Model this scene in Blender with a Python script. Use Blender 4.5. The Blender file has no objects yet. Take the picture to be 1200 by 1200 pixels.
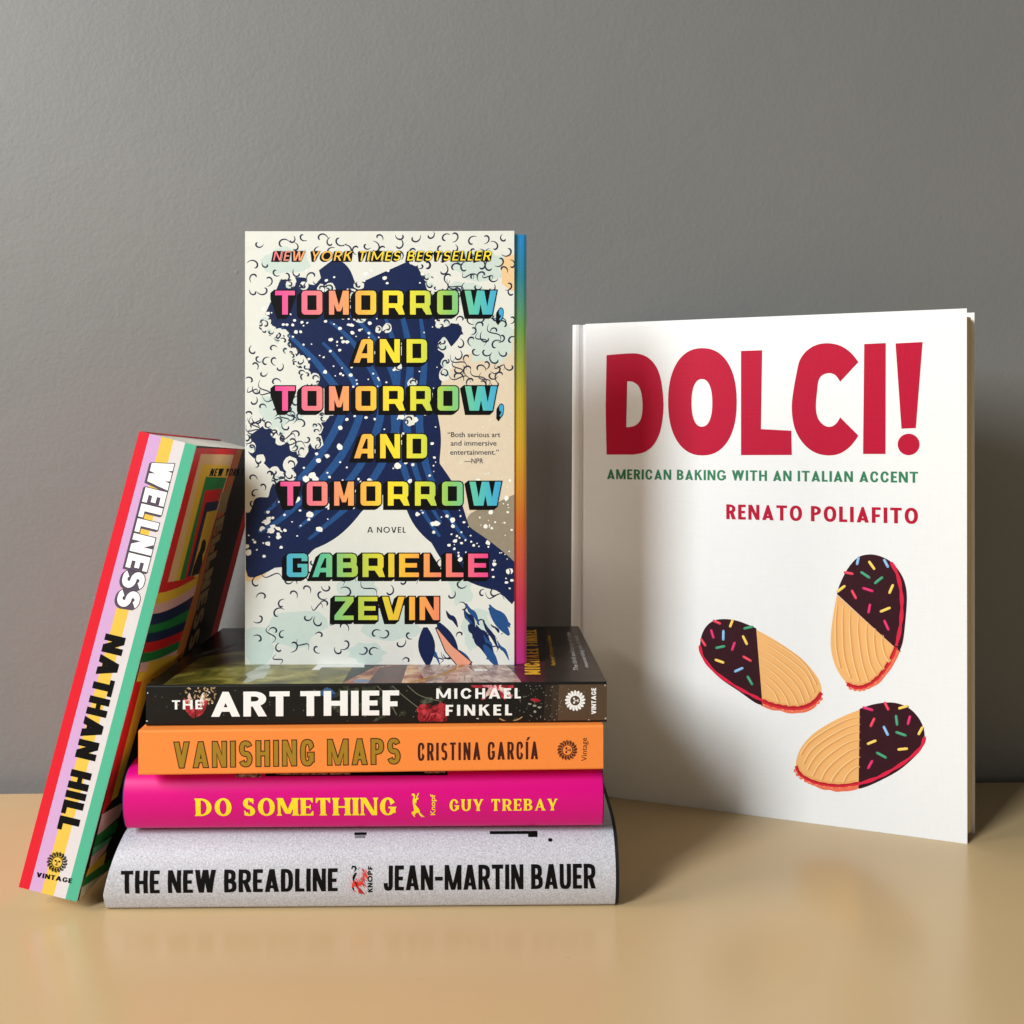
import bpy, math, random
from mathutils import Vector, Matrix
from mathutils.geometry import delaunay_2d_cdt

C = bpy.context.scene.collection
FPX, CX, CY, HC = 1195.0, 600.0, 510.0, 209.0      # lens in photo pixels, eye height in mm

# ------------------------------------------------------------------ materials
def lin(c):
    def f(v):
        v /= 255.0
        return v/12.92 if v <= .04045 else ((v+.055)/1.055)**2.4
    return (f(c[0]), f(c[1]), f(c[2]), 1)

MATS = {}
def mat(name, col, rough=.5, mott=.05, mscale=900, bump=.0, bscale=2500, spec=.25, coat=0.0):
    """printed or plain paper: base colour with slight mottling and paper tooth"""
    if name in MATS: return MATS[name]
    m = bpy.data.materials.new(name); m.use_nodes = True
    nt = m.node_tree; b = nt.nodes['Principled BSDF']
    b.inputs['Roughness'].default_value = rough
    b.inputs['Specular IOR Level'].default_value = spec
    b.inputs['Coat Weight'].default_value = coat
    b.inputs['Coat Roughness'].default_value = .25
    tc = nt.nodes.new('ShaderNodeTexCoord')
    nz = nt.nodes.new('ShaderNodeTexNoise'); nz.inputs['Scale'].default_value = mscale; nz.inputs['Detail'].default_value = 4
    nt.links.new(tc.outputs['Object'], nz.inputs['Vector'])
    mx = nt.nodes.new('ShaderNodeMix'); mx.data_type = 'RGBA'
    c = lin(col)
    mx.inputs[6].default_value = tuple(max(0, x*(1-mott)) for x in c[:3]) + (1,)
    mx.inputs[7].default_value = tuple(min(1, x*(1+mott)+mott*.004) for x in c[:3]) + (1,)
    nt.links.new(nz.outputs['Fac'], mx.inputs[0])
    nt.links.new(mx.outputs[2], b.inputs['Base Color'])
    if bump > 0:
        nb = nt.nodes.new('ShaderNodeTexNoise'); nb.inputs['Scale'].default_value = bscale; nb.inputs['Detail'].default_value = 3
        nt.links.new(tc.outputs['Object'], nb.inputs['Vector'])
        bp = nt.nodes.new('ShaderNodeBump'); bp.inputs['Strength'].default_value = bump; bp.inputs['Distance'].default_value = .0004
        nt.links.new(nb.outputs['Fac'], bp.inputs['Height']); nt.links.new(bp.outputs['Normal'], b.inputs['Normal'])
    MATS[name] = m
    return m

def ramp_mat(name, axis, lo, hi, stops, rough=.45, lines=0, laxis=0):
    """printed colour blend along one object axis (mm); optional fine page lines"""
    m = bpy.data.materials.new(name); m.use_nodes = True
    nt = m.node_tree; b = nt.nodes['Principled BSDF']; b.inputs['Roughness'].default_value = rough
    tc = nt.nodes.new('ShaderNodeTexCoord'); sp = nt.nodes.new('ShaderNodeSeparateXYZ')
    nt.links.new(tc.outputs['Object'], sp.inputs[0])
    mr = nt.nodes.new('ShaderNodeMapRange'); mr.inputs[1].default_value = lo*.001; mr.inputs[2].default_value = hi*.001
    nt.links.new(sp.outputs[axis], mr.inputs[0])
    cr = nt.nodes.new('ShaderNodeValToRGB'); el = cr.color_ramp.elements
    while len(el) < len(stops): el.new(.5)
    for e, (p, c) in zip(el, stops): e.position = p; e.color = lin(c)
    nt.links.new(mr.outputs[0], cr.inputs[0])
    out = cr.outputs[0]
    if lines:
        wv = nt.nodes.new('ShaderNodeTexNoise'); wv.noise_dimensions = '1D'; wv.inputs['Scale'].default_value = lines; wv.inputs['Detail'].default_value = 2
        nt.links.new(sp.outputs[laxis], wv.inputs['W'])
        mx = nt.nodes.new('ShaderNodeMix'); mx.data_type = 'RGBA'; mx.blend_type = 'MULTIPLY'; mx.inputs[0].default_value = .5
        r2 = nt.nodes.new('ShaderNodeValToRGB'); r2.color_ramp.elements[0].position = .35; r2.color_ramp.elements[0].color = (.55, .55, .55, 1); r2.color_ramp.elements[1].position = .6
        nt.links.new(wv.outputs[0], r2.inputs[0]); nt.links.new(out, mx.inputs[6]); nt.links.new(r2.outputs[0], mx.inputs[7])
        out = mx.outputs[2]
        bp = nt.nodes.new('ShaderNodeBump'); bp.inputs['Strength'].default_value = .3; bp.inputs['Distance'].default_value = .0003
        nt.links.new(wv.outputs[0], bp.inputs['Height']); nt.links.new(bp.outputs[0], b.inputs['Normal'])
    nt.links.new(out, b.inputs['Base Color'])
    return m

# ------------------------------------------------------------------ flat-shape geometry
def area(p):
    return .5*sum(p[i-1][0]*p[i][1]-p[i][0]*p[i-1][1] for i in range(len(p)))
def ccw(p):
    return list(p) if area(p) > 0 else list(reversed(p))

def cdt(polys, lines=(), eps=1e-6):
    vs, fs, es = [], [], []
    for p in polys:
        b = len(vs); vs += [Vector((q[0], q[1])) for q in p]; fs.append(list(range(b, b+len(p))))
    for a, c in lines:
        b = len(vs); vs += [Vector(a), Vector(c)]; es.append((b, b+1))
    r = delaunay_2d_cdt(vs, es, fs, 0, eps)
    return [(v.x, v.y) for v in r[0]], [tuple(f) for f in r[2]], r[5]

def layered(ops, lines=()):
    """ops: [(value, poly)] in painter's order; value None cuts. -> verts, tris, values"""
    ops = [(v, ccw(p)) for v, p in ops if abs(area(p)) > 1e-9]
    V, F, O = cdt([p for _, p in ops], lines)
    ot, ov = [], []
    for f, o in zip(F, O):
        if not o: continue
        val = ops[max(o)][0]
        if val is None: continue
        a = V[f[0]]; b = V[f[1]]; c = V[f[2]]
        if (b[0]-a[0])*(c[1]-a[1])-(b[1]-a[1])*(c[0]-a[0]) < 0: f = f[::-1]
        ot.append(f); ov.append(val)
    return V, ot, ov

def loops(V, T):
    es = set()
    for f in T:
        for i in range(len(f)): es.add((f[i], f[(i+1) % len(f)]))
    nx = {}
    for a, b in es:
        if (b, a) not in es: nx.setdefault(a, []).append(b)
    out = []
    while nx:
        s = next(iter(nx)); lp = [s]; cur = s
        while True:
            l = nx[cur]; n = l.pop()
            if not l: del nx[cur]
            if n == s: break
            lp.append(n); cur = n
            if cur not in nx: break
        pts = [V[i] for i in lp]
        # drop collinear and repeated points
        q = []
        for i in range(len(pts)):
            a, b, c = pts[i-1], pts[i], pts[(i+1) % len(pts)]
            cr = (b[0]-a[0])*(c[1]-b[1])-(b[1]-a[1])*(c[0]-b[0])
            l = math.hypot(b[0]-a[0], b[1]-a[1])*math.hypot(c[0]-b[0], c[1]-b[1])
            if l > 1e-12 and abs(cr) > 1e-4*l: q.append(b)
        if len(q) > 2: out.append(q)
    return out

def offset(lp, e):
    out = []
    n = len(lp)
    for i in range(n):
        a, b, c = lp[i-1], lp[i], lp[(i+1) % n]
        d1 = Vector((b[0]-a[0], b[1]-a[1])).normalized(); d2 = Vector((c[0]-b[0], c[1]-b[1])).normalized()
        n1 = Vector((d1.y, -d1.x)); n2 = Vector((d2.y, -d2.x))
        k = 1+n1.dot(n2)
        if k < .45 and d1.x*d2.y-d1.y*d2.x > 0:
            out += [(b[0]+n1.x*e+d1.x*e*.4, b[1]+n1.y*e+d1.y*e*.4), (b[0]+n2.x*e-d2.x*e*.4, b[1]+n2.y*e-d2.y*e*.4)]
        else:
            m = (n1+n2)/max(k, .12)
            out.append((b[0]+m.x*e, b[1]+m.y*e))
    return out

def fill(lps, lines=()):
    ops = [(1, l) for l in lps if area(l) > 0]+[(None, l) for l in lps if area(l) < 0]
    return layered(ops, lines)

def sup(cx, cy, rx, ry, n=2, a0=0, a1=360, k=28):
    r = []
    full = abs(a1-a0) >= 360
    for i in range(k if full else k+1):
        a = math.radians(a0+(a1-a0)*i/k); c, s = math.cos(a), math.sin(a)
        r.append((cx+rx*math.copysign(abs(c)**(2/n), c), cy+ry*math.copysign(abs(s)**(2/n), s)))
    return r
def hull(pts):
    pts = sorted(set(pts)); out = []
    for seq in (pts, pts[::-1]):
        h = []
        for p in seq:
            while len(h) > 1 and (h[-1][0]-h[-2][0])*(p[1]-h[-2][1])-(h[-1][1]-h[-2][1])*(p[0]-h[-2][0]) <= 1e-12: h.pop()
            h.append(p)
        out += h[:-1]
    return out
def rect(x0, y0, x1, y1): return [(x0, y0), (x1, y0), (x1, y1), (x0, y1)]
def band(pts, th):
    """a stroke along pts; th a number or a list of widths"""
    L, R = [], []
    n = len(pts)
    for i, p in enumerate(pts):
        a = pts[max(0, i-1)]; b = pts[min(n-1, i+1)]
        d = Vector((b[0]-a[0], b[1]-a[1])); d.normalize()
        w = (th[i] if isinstance(th, (list, tuple)) else th)/2
        L.append((p[0]-d.y*w, p[1]+d.x*w)); R.append((p[0]+d.y*w, p[1]-d.x*w))
    return L+R[::-1]
def smooth(pts, k=6, closed=False):
    out = []; n = len(pts)
    for i in range(n if closed else n-1):
        g = (lambda j: pts[j % n]) if closed else (lambda j: pts[min(max(j, 0), n-1)])
        p0, p1, p2, p3 = g(i-1), g(i), g(i+1), g(i+2)
        for s in range(k):
            t = s/k
            out.append(tuple(.5*(2*p1[d]+(p2[d]-p0[d])*t+(2*p0[d]-5*p1[d]+4*p2[d]-p3[d])*t*t+(3*p1[d]-p0[d]-3*p2[d]+p3[d])*t**3) for d in range(len(p1))))
    if not closed: out.append(tuple(pts[-1]))
    return out

# ------------------------------------------------------------------ hand-built capitals (cap height 1)
WID = dict(A=.78, B=.66, C=.72, D=.72, E=.58, F=.55, G=.76, H=.72, J=.52, K=.70, L=.54, M=.9, N=.74, O=.8, P=.64, R=.68,
           S=.64, T=.62, U=.72, V=.76, W=1.12, Y=.72, Z=.62)
def glyph(ch, S):
    t, h, n = S['t'], S['h'], S.get('n', 2.4)
    sr = S.get('serif', 0); tech = S.get('tech', False)
    acc = ch == 'Í'
    if acc: ch = 'I'
    w = t if ch == 'I' else S.get('W', {}).get(ch, WID.get(ch, .5)*S['w'])
    o = []
    P = lambda p: o.append((1, p)); N = lambda p: o.append((None, p))
    stems = []
    def stem(x0, x1, bot=1, top=1, y0=0, y1=1):
        P(rect(x0, y0, x1, y1))
        if sr:
            f = .13
            if bot: P([(x0-sr, 0), (x1+sr, 0), (x1+sr, .035), (x1, f), (x0, f), (x0-sr, .035)])
            if top: P([(x0-sr, 1), (x0-sr, .965), (x0, 1-f), (x1, 1-f), (x1+sr, .965), (x1+sr, 1)])
    def bowl(x0, y0, x1, y1, tt=t, hh=h, inner_x=None):
        rx = min((x1-x0)*.72, (y1-y0)*.62); ry = (y1-y0)/2
        k = n
        if tech: rx = .2; k = 2.6; ry_ = .16
        if tech:
            P([(x0, y0), (x1-rx, y0)]+[(x1-rx*.3, y0+.04), (x1, y0+rx*.8), (x1, y1-rx*.8), (x1-rx*.3, y1-.04)]+[(x1-rx, y1), (x0, y1)])
            N(rect(x0+tt, y0+hh, x1-tt, y1-hh))
        else:
            P([(x0, y0)]+sup(x1-rx, (y0+y1)/2, rx, ry, k, -90, 90, 18)+[(x0, y1)])
            ix = min(rx, max(rx-tt, .03), max(.01, (x1-x0-2*tt)*.92))
            N([(x0+tt, y0+hh)]+sup(x1-tt-ix, (y0+y1)/2, ix, max(ry-hh, .02), k, -90, 90, 18)+[(x0+tt, y1-hh)])
    def ring():
        if tech:
            c = .13
            P([(c, 0), (w-c, 0), (w-.04, .04), (w, c), (w, 1-c), (w-.04, .96), (w-c, 1), (c, 1), (.04, .96), (0, 1-c), (0, c), (.04, .04)])
            N(rect(t, h, w-t, 1-h))
        else:
            P(sup(w/2, .5, w/2, .5+S.get('over', .012), n)); N(sup(w/2, .5, w/2-t, .5-h, n))
    if ch == 'I': stem(0, t)
    elif ch == 'H': stem(0, t); stem(w-t, w); P(rect(t*.5, .5-h/2, w-t*.5, .5+h/2))
    elif ch in 'EFL':
        stem(0, t, 1, 1)
        if ch in 'EL': P(rect(t*.5, 0, w, h))
        if ch in 'EF': P(rect(t*.5, 1-h, w, 1)); m = .5 if ch == 'E' else .46; P(rect(t*.5, m-h/2, w*(.9 if not sr else .82), m+h/2))
        if sr:
            if ch in 'EL': P([(w-.03, 0), (w+.02, 0), (w+.02, .27), (w-.02, .27), (w-.14, h)])
            if ch in 'EF': P([(w-.14, 1-h), (w-.04, .75), (w, .75), (w, 1), (w-.03, 1)]); P([(w*.82-.1, .5), (w*.82-.03, .36), (w*.82, .36), (w*.82, .64), (w*.82-.03, .64)])
    elif ch == 'T':
        stem(w/2-t/2, w/2+t/2, 1, 0); P(rect(0, 1-h, w, 1))
        if sr:
            P([(0, 1), (0, .73), (.04, .73), (.15, 1-h)]); P([(w, 1), (w-.15, 1-h), (w-.04, .73), (w, .73)])
    elif ch == 'O': ring()
    elif ch == 'C':
        ring()
        if tech: N(rect(w-t-.01, .34, w+.1, .66))
        else: N([(w*.52, .5), (w*1.25, .5+S.get('gap', .23)*1.5), (w*1.25, .5-S.get('gap', .23)*1.5)])
    elif ch == 'G':
        ring()
        if tech: N(rect(w-t-.01, .56, w+.1, .68)); P(rect(w*.52, .56-h*.8, w, .56))
        else:
            N([(w*.5, .5), (w*1.3, .5+.23*1.9), (w*1.3, .5)]); P(rect(w*.54, .5-h, w, .5)); P(rect(w-t*.92, .14, w, .5))
            if sr: P([(w-t*.92-sr, .5), (w+sr, .5), (w, .4), (w-t*.92, .4)])
    elif ch == 'D':
        bowl(0, 0, w, 1)
        if sr: stem(0, t)
    elif ch == 'P': stem(0, t, 1, 1); bowl(0, .40, w, 1); P(rect(0, 0, t, 1))
    elif ch == 'R':
        bowl(0, .40 if not tech else .28, w, 1); stem(0, t, 1, 1)
        if tech: P([(w*.42, .28), (w*.42, .28+h), (w-t*.4, .28+h), (w+.06, 0), (w-t*.75, 0), (w*.58, .28)])
        else: P([(w*.36, .48), (w*.36+t*1.1, .48), (w+.02, 0), (w+.02-t*1.12, 0)])
        if sr: P([(w-t, 0), (w+.08, 0), (w+.08, .035), (w-.04, .1)])
    elif ch == 'B':
        if tech:
            bowl(0, 0, w, .5+h*.4); bowl(0, .5-h*.35, w*.95, 1)
        else:
            bowl(0, 0, w, .5+h/2); bowl(0, .5-h/2+.03, w*.93, 1)
        stem(0, t); 
    elif ch == 'S':
        if tech:
            P(rect(.03, 1-h, w, 1)); P(rect(0, .5-h/2+.03, t, 1-.05)); P(rect(0, .5-h/2, w, .5+h/2)); P(rect(w-t, .05, w, .5)); P(rect(0, 0, w-.03, h))
        else:
            s = (t+h)/2
            rx = w/2-t/2; ryu = (.5-h/2)/2+.0; cu = .5+ryu; cl = .5-ryu
            pts = []; ths = []
            for i in range(26):
                a = math.radians(28+(270-28)*i/25); pts.append((w/2+rx*math.copysign(abs(math.cos(a))**(2/n), math.cos(a))*.97, cu+ryu*math.sin(a)))
                ths.append(h+(t-h)*max(abs(math.cos(a))**1.2, .75*max(0, -math.sin(a))))
            for i in range(1, 26):
                a = math.radians(90-(90+152)*i/25); pts.append((w/2+rx*math.copysign(abs(math.cos(a))**(2/n), math.cos(a)), cl+ryu*math.sin(a)))
                ths.append(h+(t-h)*max(abs(math.cos(a))**1.2, .75*max(0, math.sin(a))))
            b = band(pts, ths); half = len(pts)
            for i in range(half-1):
                q = hull([b[i], b[i+1], b[2*half-2-i], b[2*half-1-i]])
                if len(q) > 2: P(q)
            if sr:
                e = pts[0]; P([(e[0]-.06, e[1]+.08), (e[0]+.06, 1), (e[0]+.08, .70), (e[0]+.03, .70)])
                e = pts[-1]; P([(e[0]+.06, e[1]-.08), (e[0]-.07, 0), (e[0]-.09, .31), (e[0]-.04, .31)])
    elif ch == 'J':
        P(sup(w/2, .32, w/2, .33, n, 180, 360)); N(sup(w/2, .33, w/2-t, .33-h, n, 180, 360)); P(rect(w-t, .31, w, 1))
    elif ch == 'U':
        P([(0, .4)]+sup(w/2, .4, w/2, .41, n, 180, 360)+[(w, .4)]); N([(t, .41)]+sup(w/2, .41, w/2-t, .41-h, n, 180, 360)+[(w-t, .41)])
        tr = t if not sr else t*.6
        stem(0, t, 0, 1, .38, 1); stem(w-t, w, 0, 1, .38, 1)
    elif ch == 'A':
        if tech:
            k = w*.42
            P([(0, 0), (w, 0), (w, .9), (w-.1, 1), (k+.06, 1), (k-.02, .95)])
            N([(t*1.02, 0), (w-t, 0), (w-t, .2), (t*1.02+.2*k, .2)])
            N([(t*1.02+(.2+h)*k*.6, .2+h), (w-t, .2+h), (w-t, 1-h), (w-t-.06, 1-h)])
        else:
            a = S.get('apex', t*.52); s = (w/2-a); tt = t*1.08; tl = tt*(.55 if sr else 1)
            P([(0, 0), (w, 0), (w/2+a, 1), (w/2-a, 1)])
            yap = (w-tl-tt)/(2*s)
            b0 = S.get('bar', .2); b1 = b0+h*.9
            xl = lambda y: tl+y*s
            xr = lambda y: w-tt-y*s
            N([(xl(0), 0), (xr(0), 0), (xr(b0), b0), (xl(b0), b0)])
            if yap > b1+.02: N([(xl(b1), b1), (xr(b1), b1), (xl(yap), yap)])
            if sr:
                P([(-sr*.8, 0), (tl+sr, 0), (tl+sr, .035), (tl*.8, .08), (.05, .08), (-sr*.8, .035)]); P([(w-tt-sr, 0), (w+sr, 0), (w+sr, .035), (w, .1), (w-tt, .1), (w-tt-sr, .035)])
    elif ch in 'VWY':
        a = S.get('apex', t*.52); tt = t*1.08
        def vee(x0, x1, y0=0, aa=a):
            s = ((x1-x0)/2-aa)/(1-y0); c = (x0+x1)/2; t2 = tt*(.6 if sr else 1)
            yi = 1-((x1-t2)-(x0+tt))/(2*s)
            xi = x0+tt+(1-yi)*s
            P([(x0, 1), (c-aa, y0), (c+aa, y0), (x1, 1), (x1-t2, 1), (xi, max(yi, y0+.02)), (x0+tt, 1)])
            if sr:
                P([(x0-sr, 1), (x0-sr, .965), (x0+.02, .9), (x0+tt, .9), (x0+tt+sr*.7, .965), (x0+tt+sr*.7, 1)])
                P([(x1-t2-sr*.7, 1), (x1-t2-sr*.7, .965), (x1-t2, .9), (x1-.02, .9), (x1+sr, .965), (x1+sr, 1)])
        if ch == 'V': vee(0, w)
        elif ch == 'W':
            q = w/2+tt*.42; vee(0, q); vee(w-q, w)
        else:
            vee(0, w, .36, t/2); stem(w/2-t/2, w/2+t/2, 1, 0, 0, .42)
    elif ch == 'M':
        t1 = t*.9 if not sr else t*.55
        stem(0, t1); stem(w-t, w)
        y0 = S.get('mv', .12); d = t*(.3 if tech else .46)
        P([(0, 1), (t*1.02, 1), (w/2+d*.9, y0), (w/2-d*1.1, y0)]); P([(w, 1), (w-t*1.02, 1), (w/2-d*.9, y0), (w/2+d*1.1, y0)])
    elif ch == 'N':
        t1 = t*.94 if not sr else t*.55
        stem(0, t1, 1, 0); stem(w-t1, w, 0, 1); P([(0, 1), (t*1.05, 1), (w, 0), (w-t*1.05, 0)])
        if sr: P([(-sr, 1), (-sr, .965), (0, .92), (t, .92), (t*1.05, 1)])
    elif ch == 'K':
        stem(0, t)
        P([(t*.7, .38), (t*.7, .38+t*1.1), (w-t*1.12, 1), (w, 1)]); P([(w*.36, .52), (w*.36+t*.75, .66), (w+.03, 0), (w+.03-t*1.15, 0)])
    elif ch == 'Z':
        P(rect(.02, 1-h, w, 1)); P(rect(0, 0, w, h)); P([(w-t*1.35, 1-h), (w, 1-h), (t*1.35, h), (0, h)])
    elif ch == '-': P(rect(0, .40, w, .40+h))
    elif ch == ',': P(sup(.15, .12, .15, .15, 2.2)); P([(.17, .0), (.3, .12), (.26, -.12), (.1, -.26), (.02, -.2), (.13, -.1)])
    if acc: P([(t*.2, 1.06), (t*.9, 1.06), (t*1.9, 1.26), (t*.85, 1.26)])
    return o, w

GC = {}
def glyph_layers(ch, S, specs, slices):
    """specs: [(grow, sweep)] bottom to top"""
    key = (ch, str(sorted(S.items(), key=str)), str(specs), slices)
    if key in GC: return GC[key]
    o, w = glyph(ch, S)
    V, T, _ = layered(o)
    lp = loops(V, T)
    res = []
    ln = [((-.6, y*.09), (2.2, y*.09)) for y in range(-3, 16)] if slices else []
    for grow, sweep in specs:
        l2 = [offset(l, grow) for l in lp] if grow else lp
        if sweep:
            V2, T2, _ = fill(l2)
            ops = [(1, [V2[i] for i in f]) for f in T2]+[(1, [(V2[i][0]+sweep[0], V2[i][1]+sweep[1]) for i in f]) for f in T2]
            for l in l2:
                for i in range(len(l)):
                    a, b = l[i-1], l[i]
                    ops.append((1, [a, b, (b[0]+sweep[0], b[1]+sweep[1]), (a[0]+sweep[0], a[1]+sweep[1])]))
            V2, T2, _ = layered(ops, ln)
        else:
            V2, T2, _ = fill(l2, ln)
        res.append((V2, T2))
    GC[key] = (res, w)
    return GC[key]

# ------------------------------------------------------------------ frames: faces of the books
class Frame:
    def __init__(s, O, U, V, surf=None):
        s.O, s.U, s.V = Vector(O), Vector(U).normalized(), Vector(V).normalized()
        s.N = s.U.cross(s.V); s.fn = surf
    def at(s, u, v, off=0):
        if s.fn: return s.fn(u, v, off)
        return s.O+s.U*u+s.V*v+s.N*off
    def px(s, x, y):                      # where the sight line through a photo pixel meets this face
        d = Vector(((x-CX)/FPX, 1, (CY-y)/FPX)); E = Vector((0, 0, HC))
        k = (s.O-E).dot(s.N)/d.dot(s.N)
        p = E+d*k-s.O
        return (p.dot(s.U), p.dot(s.V))
    def pxs(s, pts, ox=0, oy=0, k=1): return [s.px(ox+p[0]*k, oy+p[1]*k) for p in pts]

# ------------------------------------------------------------------ objects
def thing(name, loc, label, cat):
    o = bpy.data.objects.new(name, None); C.objects.link(o)
    o.empty_display_size = .02
    o.location = Vector(loc)*.001; o['label'] = label; o['category'] = cat
    o['org'] = [loc[0], loc[1], loc[2]]
    return o
def mesh(name, V, F, mats, fm=None, parent=None, label=None, smooth_=False):
    """V in world mm"""
    r = parent
    while r is not None and r.parent: r = r.parent
    org = Vector(r['org']) if r else Vector((0, 0, 0))
    me = bpy.data.meshes.new(name)
    me.from_pydata([(Vector(v)-org)*.001 for v in V], [], F)
    if not isinstance(mats, (list, tuple)): mats = [mats]
    for m in mats: me.materials.append(m)
    if fm:
        for p, i in zip(me.polygons, fm): p.material_index = i
    if smooth_:
        for p in me.polygons: p.use_smooth = True
    me.update()
    o = bpy.data.objects.new(name, me); C.objects.link(o); o.parent = parent
    if label: o['label'] = label
    return o

class MB:
    def __init__(s): s.V, s.F, s.M, s.mats = [], [], [], []
    def mi(s, m):
        if m not in s.mats: s.mats.append(m)
        return s.mats.index(m)
    def add(s, V, F, m):
        V = list(V); used = sorted({j for f in F for j in f})
        if len(used) < len(V):                      # leave stray points out
            ix = {j: k for k, j in enumerate(used)}; V = [V[j] for j in used]; F = [tuple(ix[j] for j in f) for f in F]
        b = len(s.V); s.V += V; i = s.mi(m) if not isinstance(m, list) else None
        for k, f in enumerate(F):
            s.F.append(tuple(b+j for j in f)); s.M.append(i if i is not None else s.mi(m[k]))
    def box(s, O, A, B, Cc, m):
        O, A, B, Cc = map(Vector, (O, A, B, Cc))
        v = [O+A*i+B*j+Cc*k for k in (0, 1) for j in (0, 1) for i in (0, 1)]
        F = [(0, 2, 3, 1), (4, 5, 7, 6), (0, 1, 5, 4), (1, 3, 7, 5), (3, 2, 6, 7), (2, 0, 4, 6)]
        if A.cross(B).dot(Cc) < 0: F = [f[::-1] for f in F]
        s.add(v, F, m)
    def make(s, name, parent, label=None, smooth_=False):
        return mesh(name, s.V, s.F, s.mats, s.M, parent, label, smooth_)

def place(mb, fr, tris, m, off, fn):
    V, T = tris
    mb.add([fr.at(*fn(p), off) for p in V], T, m)

def text(name, parent, fr, runs, S, layers, slices=False, label=None, off=.06):
    """runs: [(string, A, B, Ctop)] photo pixels of baseline start, baseline end and cap top at the start.
    layers: [(grow, sweep, material)]"""
    mb = MB()
    specs = [(g, s) for g, s, _ in layers]
    for st, A, B, Ct in runs:
        a = Vector(fr.px(*A)); b = Vector(fr.px(*B)); c = Vector(fr.px(*Ct))
        d = (b-a); L = d.length; d.normalize(); p = Vector((-d.y, d.x)); H = abs((c-a).dot(p))
        x = 0; items = []
        for ch in st:
            if ch == ' ': x += S.get('space', .3); continue
            g, w = glyph_layers(ch, S, specs, slices)
            items.append((x, g)); x += w+S.get('track', .1)
        x -= S.get('track', .1)
        sx = L/x
        if abs(sx/H-1) > .12: print('FIT', st, round(sx/H, 2))
        sl = S.get('slant', 0)
        for x0, g in items:
            for k, (V, T) in enumerate(g):
                place(mb, fr, (V, T), layers[k][2], off+.03*k, lambda q, x0=x0: tuple(a+d*((x0+q[0])*sx+sl*q[1]*H)+p*(q[1]*H)))
    return mb.make(name, parent, label)

def plain_text(name, parent, fr, runs, m, off=.06, bold=0.0, label=None):
    """lower-case copy in Blender's own face"""
    mb = MB()
    for st, A, B, Ct in runs:
        cu = bpy.data.curves.new('copy', 'FONT'); cu.body = st; cu.offset = bold; cu.resolution_u = 3
        ob = bpy.data.objects.new('copy', cu); C.objects.link(ob)
        dg = bpy.context.evaluated_depsgraph_get(); dg.update()
        me = bpy.data.meshes.new_from_object(ob.evaluated_get(dg))
        vs = [v.co.copy() for v in me.vertices]; fs = [tuple(p.vertices) for p in me.polygons]
        bpy.data.objects.remove(ob); bpy.data.curves.remove(cu); bpy.data.meshes.remove(me)
        x0 = min(v.x for v in vs); x1 = max(v.x for v in vs); H0 = .729
        a = Vector(fr.px(*A)); b = Vector(fr.px(*B)); c = Vector(fr.px(*Ct))
        d = b-a; L = d.length; d.normalize(); p = Vector((-d.y, d.x)); H = abs((c-a).dot(p))
        place(mb, fr, ([(v.x, v.y) for v in vs], fs), m, off, lambda q: tuple(a+d*((q[0]-x0)/(x1-x0)*L)+p*(q[1]/H0*H)))
    return mb.make(name, parent, label)

def shapes(name, parent, fr, ops, off=.06, lines=(), label=None):
    """flat print: [(material, polygon in face mm)] painter's order"""
    V, T, M = layered(ops, lines)
    mb = MB(); mb.add([fr.at(p[0], p[1], off) for p in V], T, M)
    return mb.make(name, parent, label)

def painted_board(name, parent, fr, W, H, th, base, ops, edge=None, back=None, label=None, u0=0, v0=0, grid=0):
    """a cover board or sheet whose outer face carries its printed artwork"""
    full = rect(u0, v0, u0+W, v0+H)
    V, F, O = None, None, None
    al = [(base, ccw(full))]+[(m, ccw(p)) for m, p in ops if abs(area(p)) > 1e-6]
    ln = [((u0+W*k/grid, v0-.1), (u0+W*k/grid, v0+H+.1)) for k in range(1, grid)] if grid else []
    ln += [((u0-.1, v0+H*k/grid), (u0+W+.1, v0+H*k/grid)) for k in range(1, grid)] if grid else []
    V, F, O = cdt([p for _, p in al], ln)
    mb = MB(); T, M = [], []
    for f, o in zip(F, O):
        if 0 not in o: continue
        a, b, c = (V[i] for i in f[:3])
        if (b[0]-a[0])*(c[1]-a[1])-(b[1]-a[1])*(c[0]-a[0]) < 0: f = f[::-1]
        T.append(f); M.append(al[max(o)][0])
    mb.add([fr.at(*p) for p in V], T, M)
    if grid:
        lp = [(u0+W*k/grid, v0) for k in range(grid)]+[(u0+W, v0+H*k/grid) for k in range(grid)]+[(u0+W-W*k/grid, v0+H) for k in range(grid)]+[(u0, v0+H-H*k/grid) for k in range(grid)]
        n = len(lp); q = [fr.at(*p) for p in lp]+[fr.at(p[0], p[1], -th) for p in lp]
        mb.add(q, [(k, n+k, n+(k+1) % n, (k+1) % n) for k in range(n)], edge or base)
        q = [fr.at(u0+W*a/grid, v0+H*b/grid, -th) for b in range(grid+1) for a in range(grid+1)]; g1 = grid+1
        mb.add(q, [(b*g1+a, (b+1)*g1+a, (b+1)*g1+a+1, b*g1+a+1) for b in range(grid) for a in range(grid)], back or edge or base)
        return mb.make(name, parent, label)
    q = [fr.at(*p) for p in full]+[fr.at(p[0], p[1], -th) for p in full]
    e = edge or base
    mb.add(q, [(0, 4, 5, 1), (1, 5, 6, 2), (2, 6, 7, 3), (3, 7, 4, 0)], e)
    mb.add(q[4:], [(3, 2, 1, 0)], back or e)
    return mb.make(name, parent, label)

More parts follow.
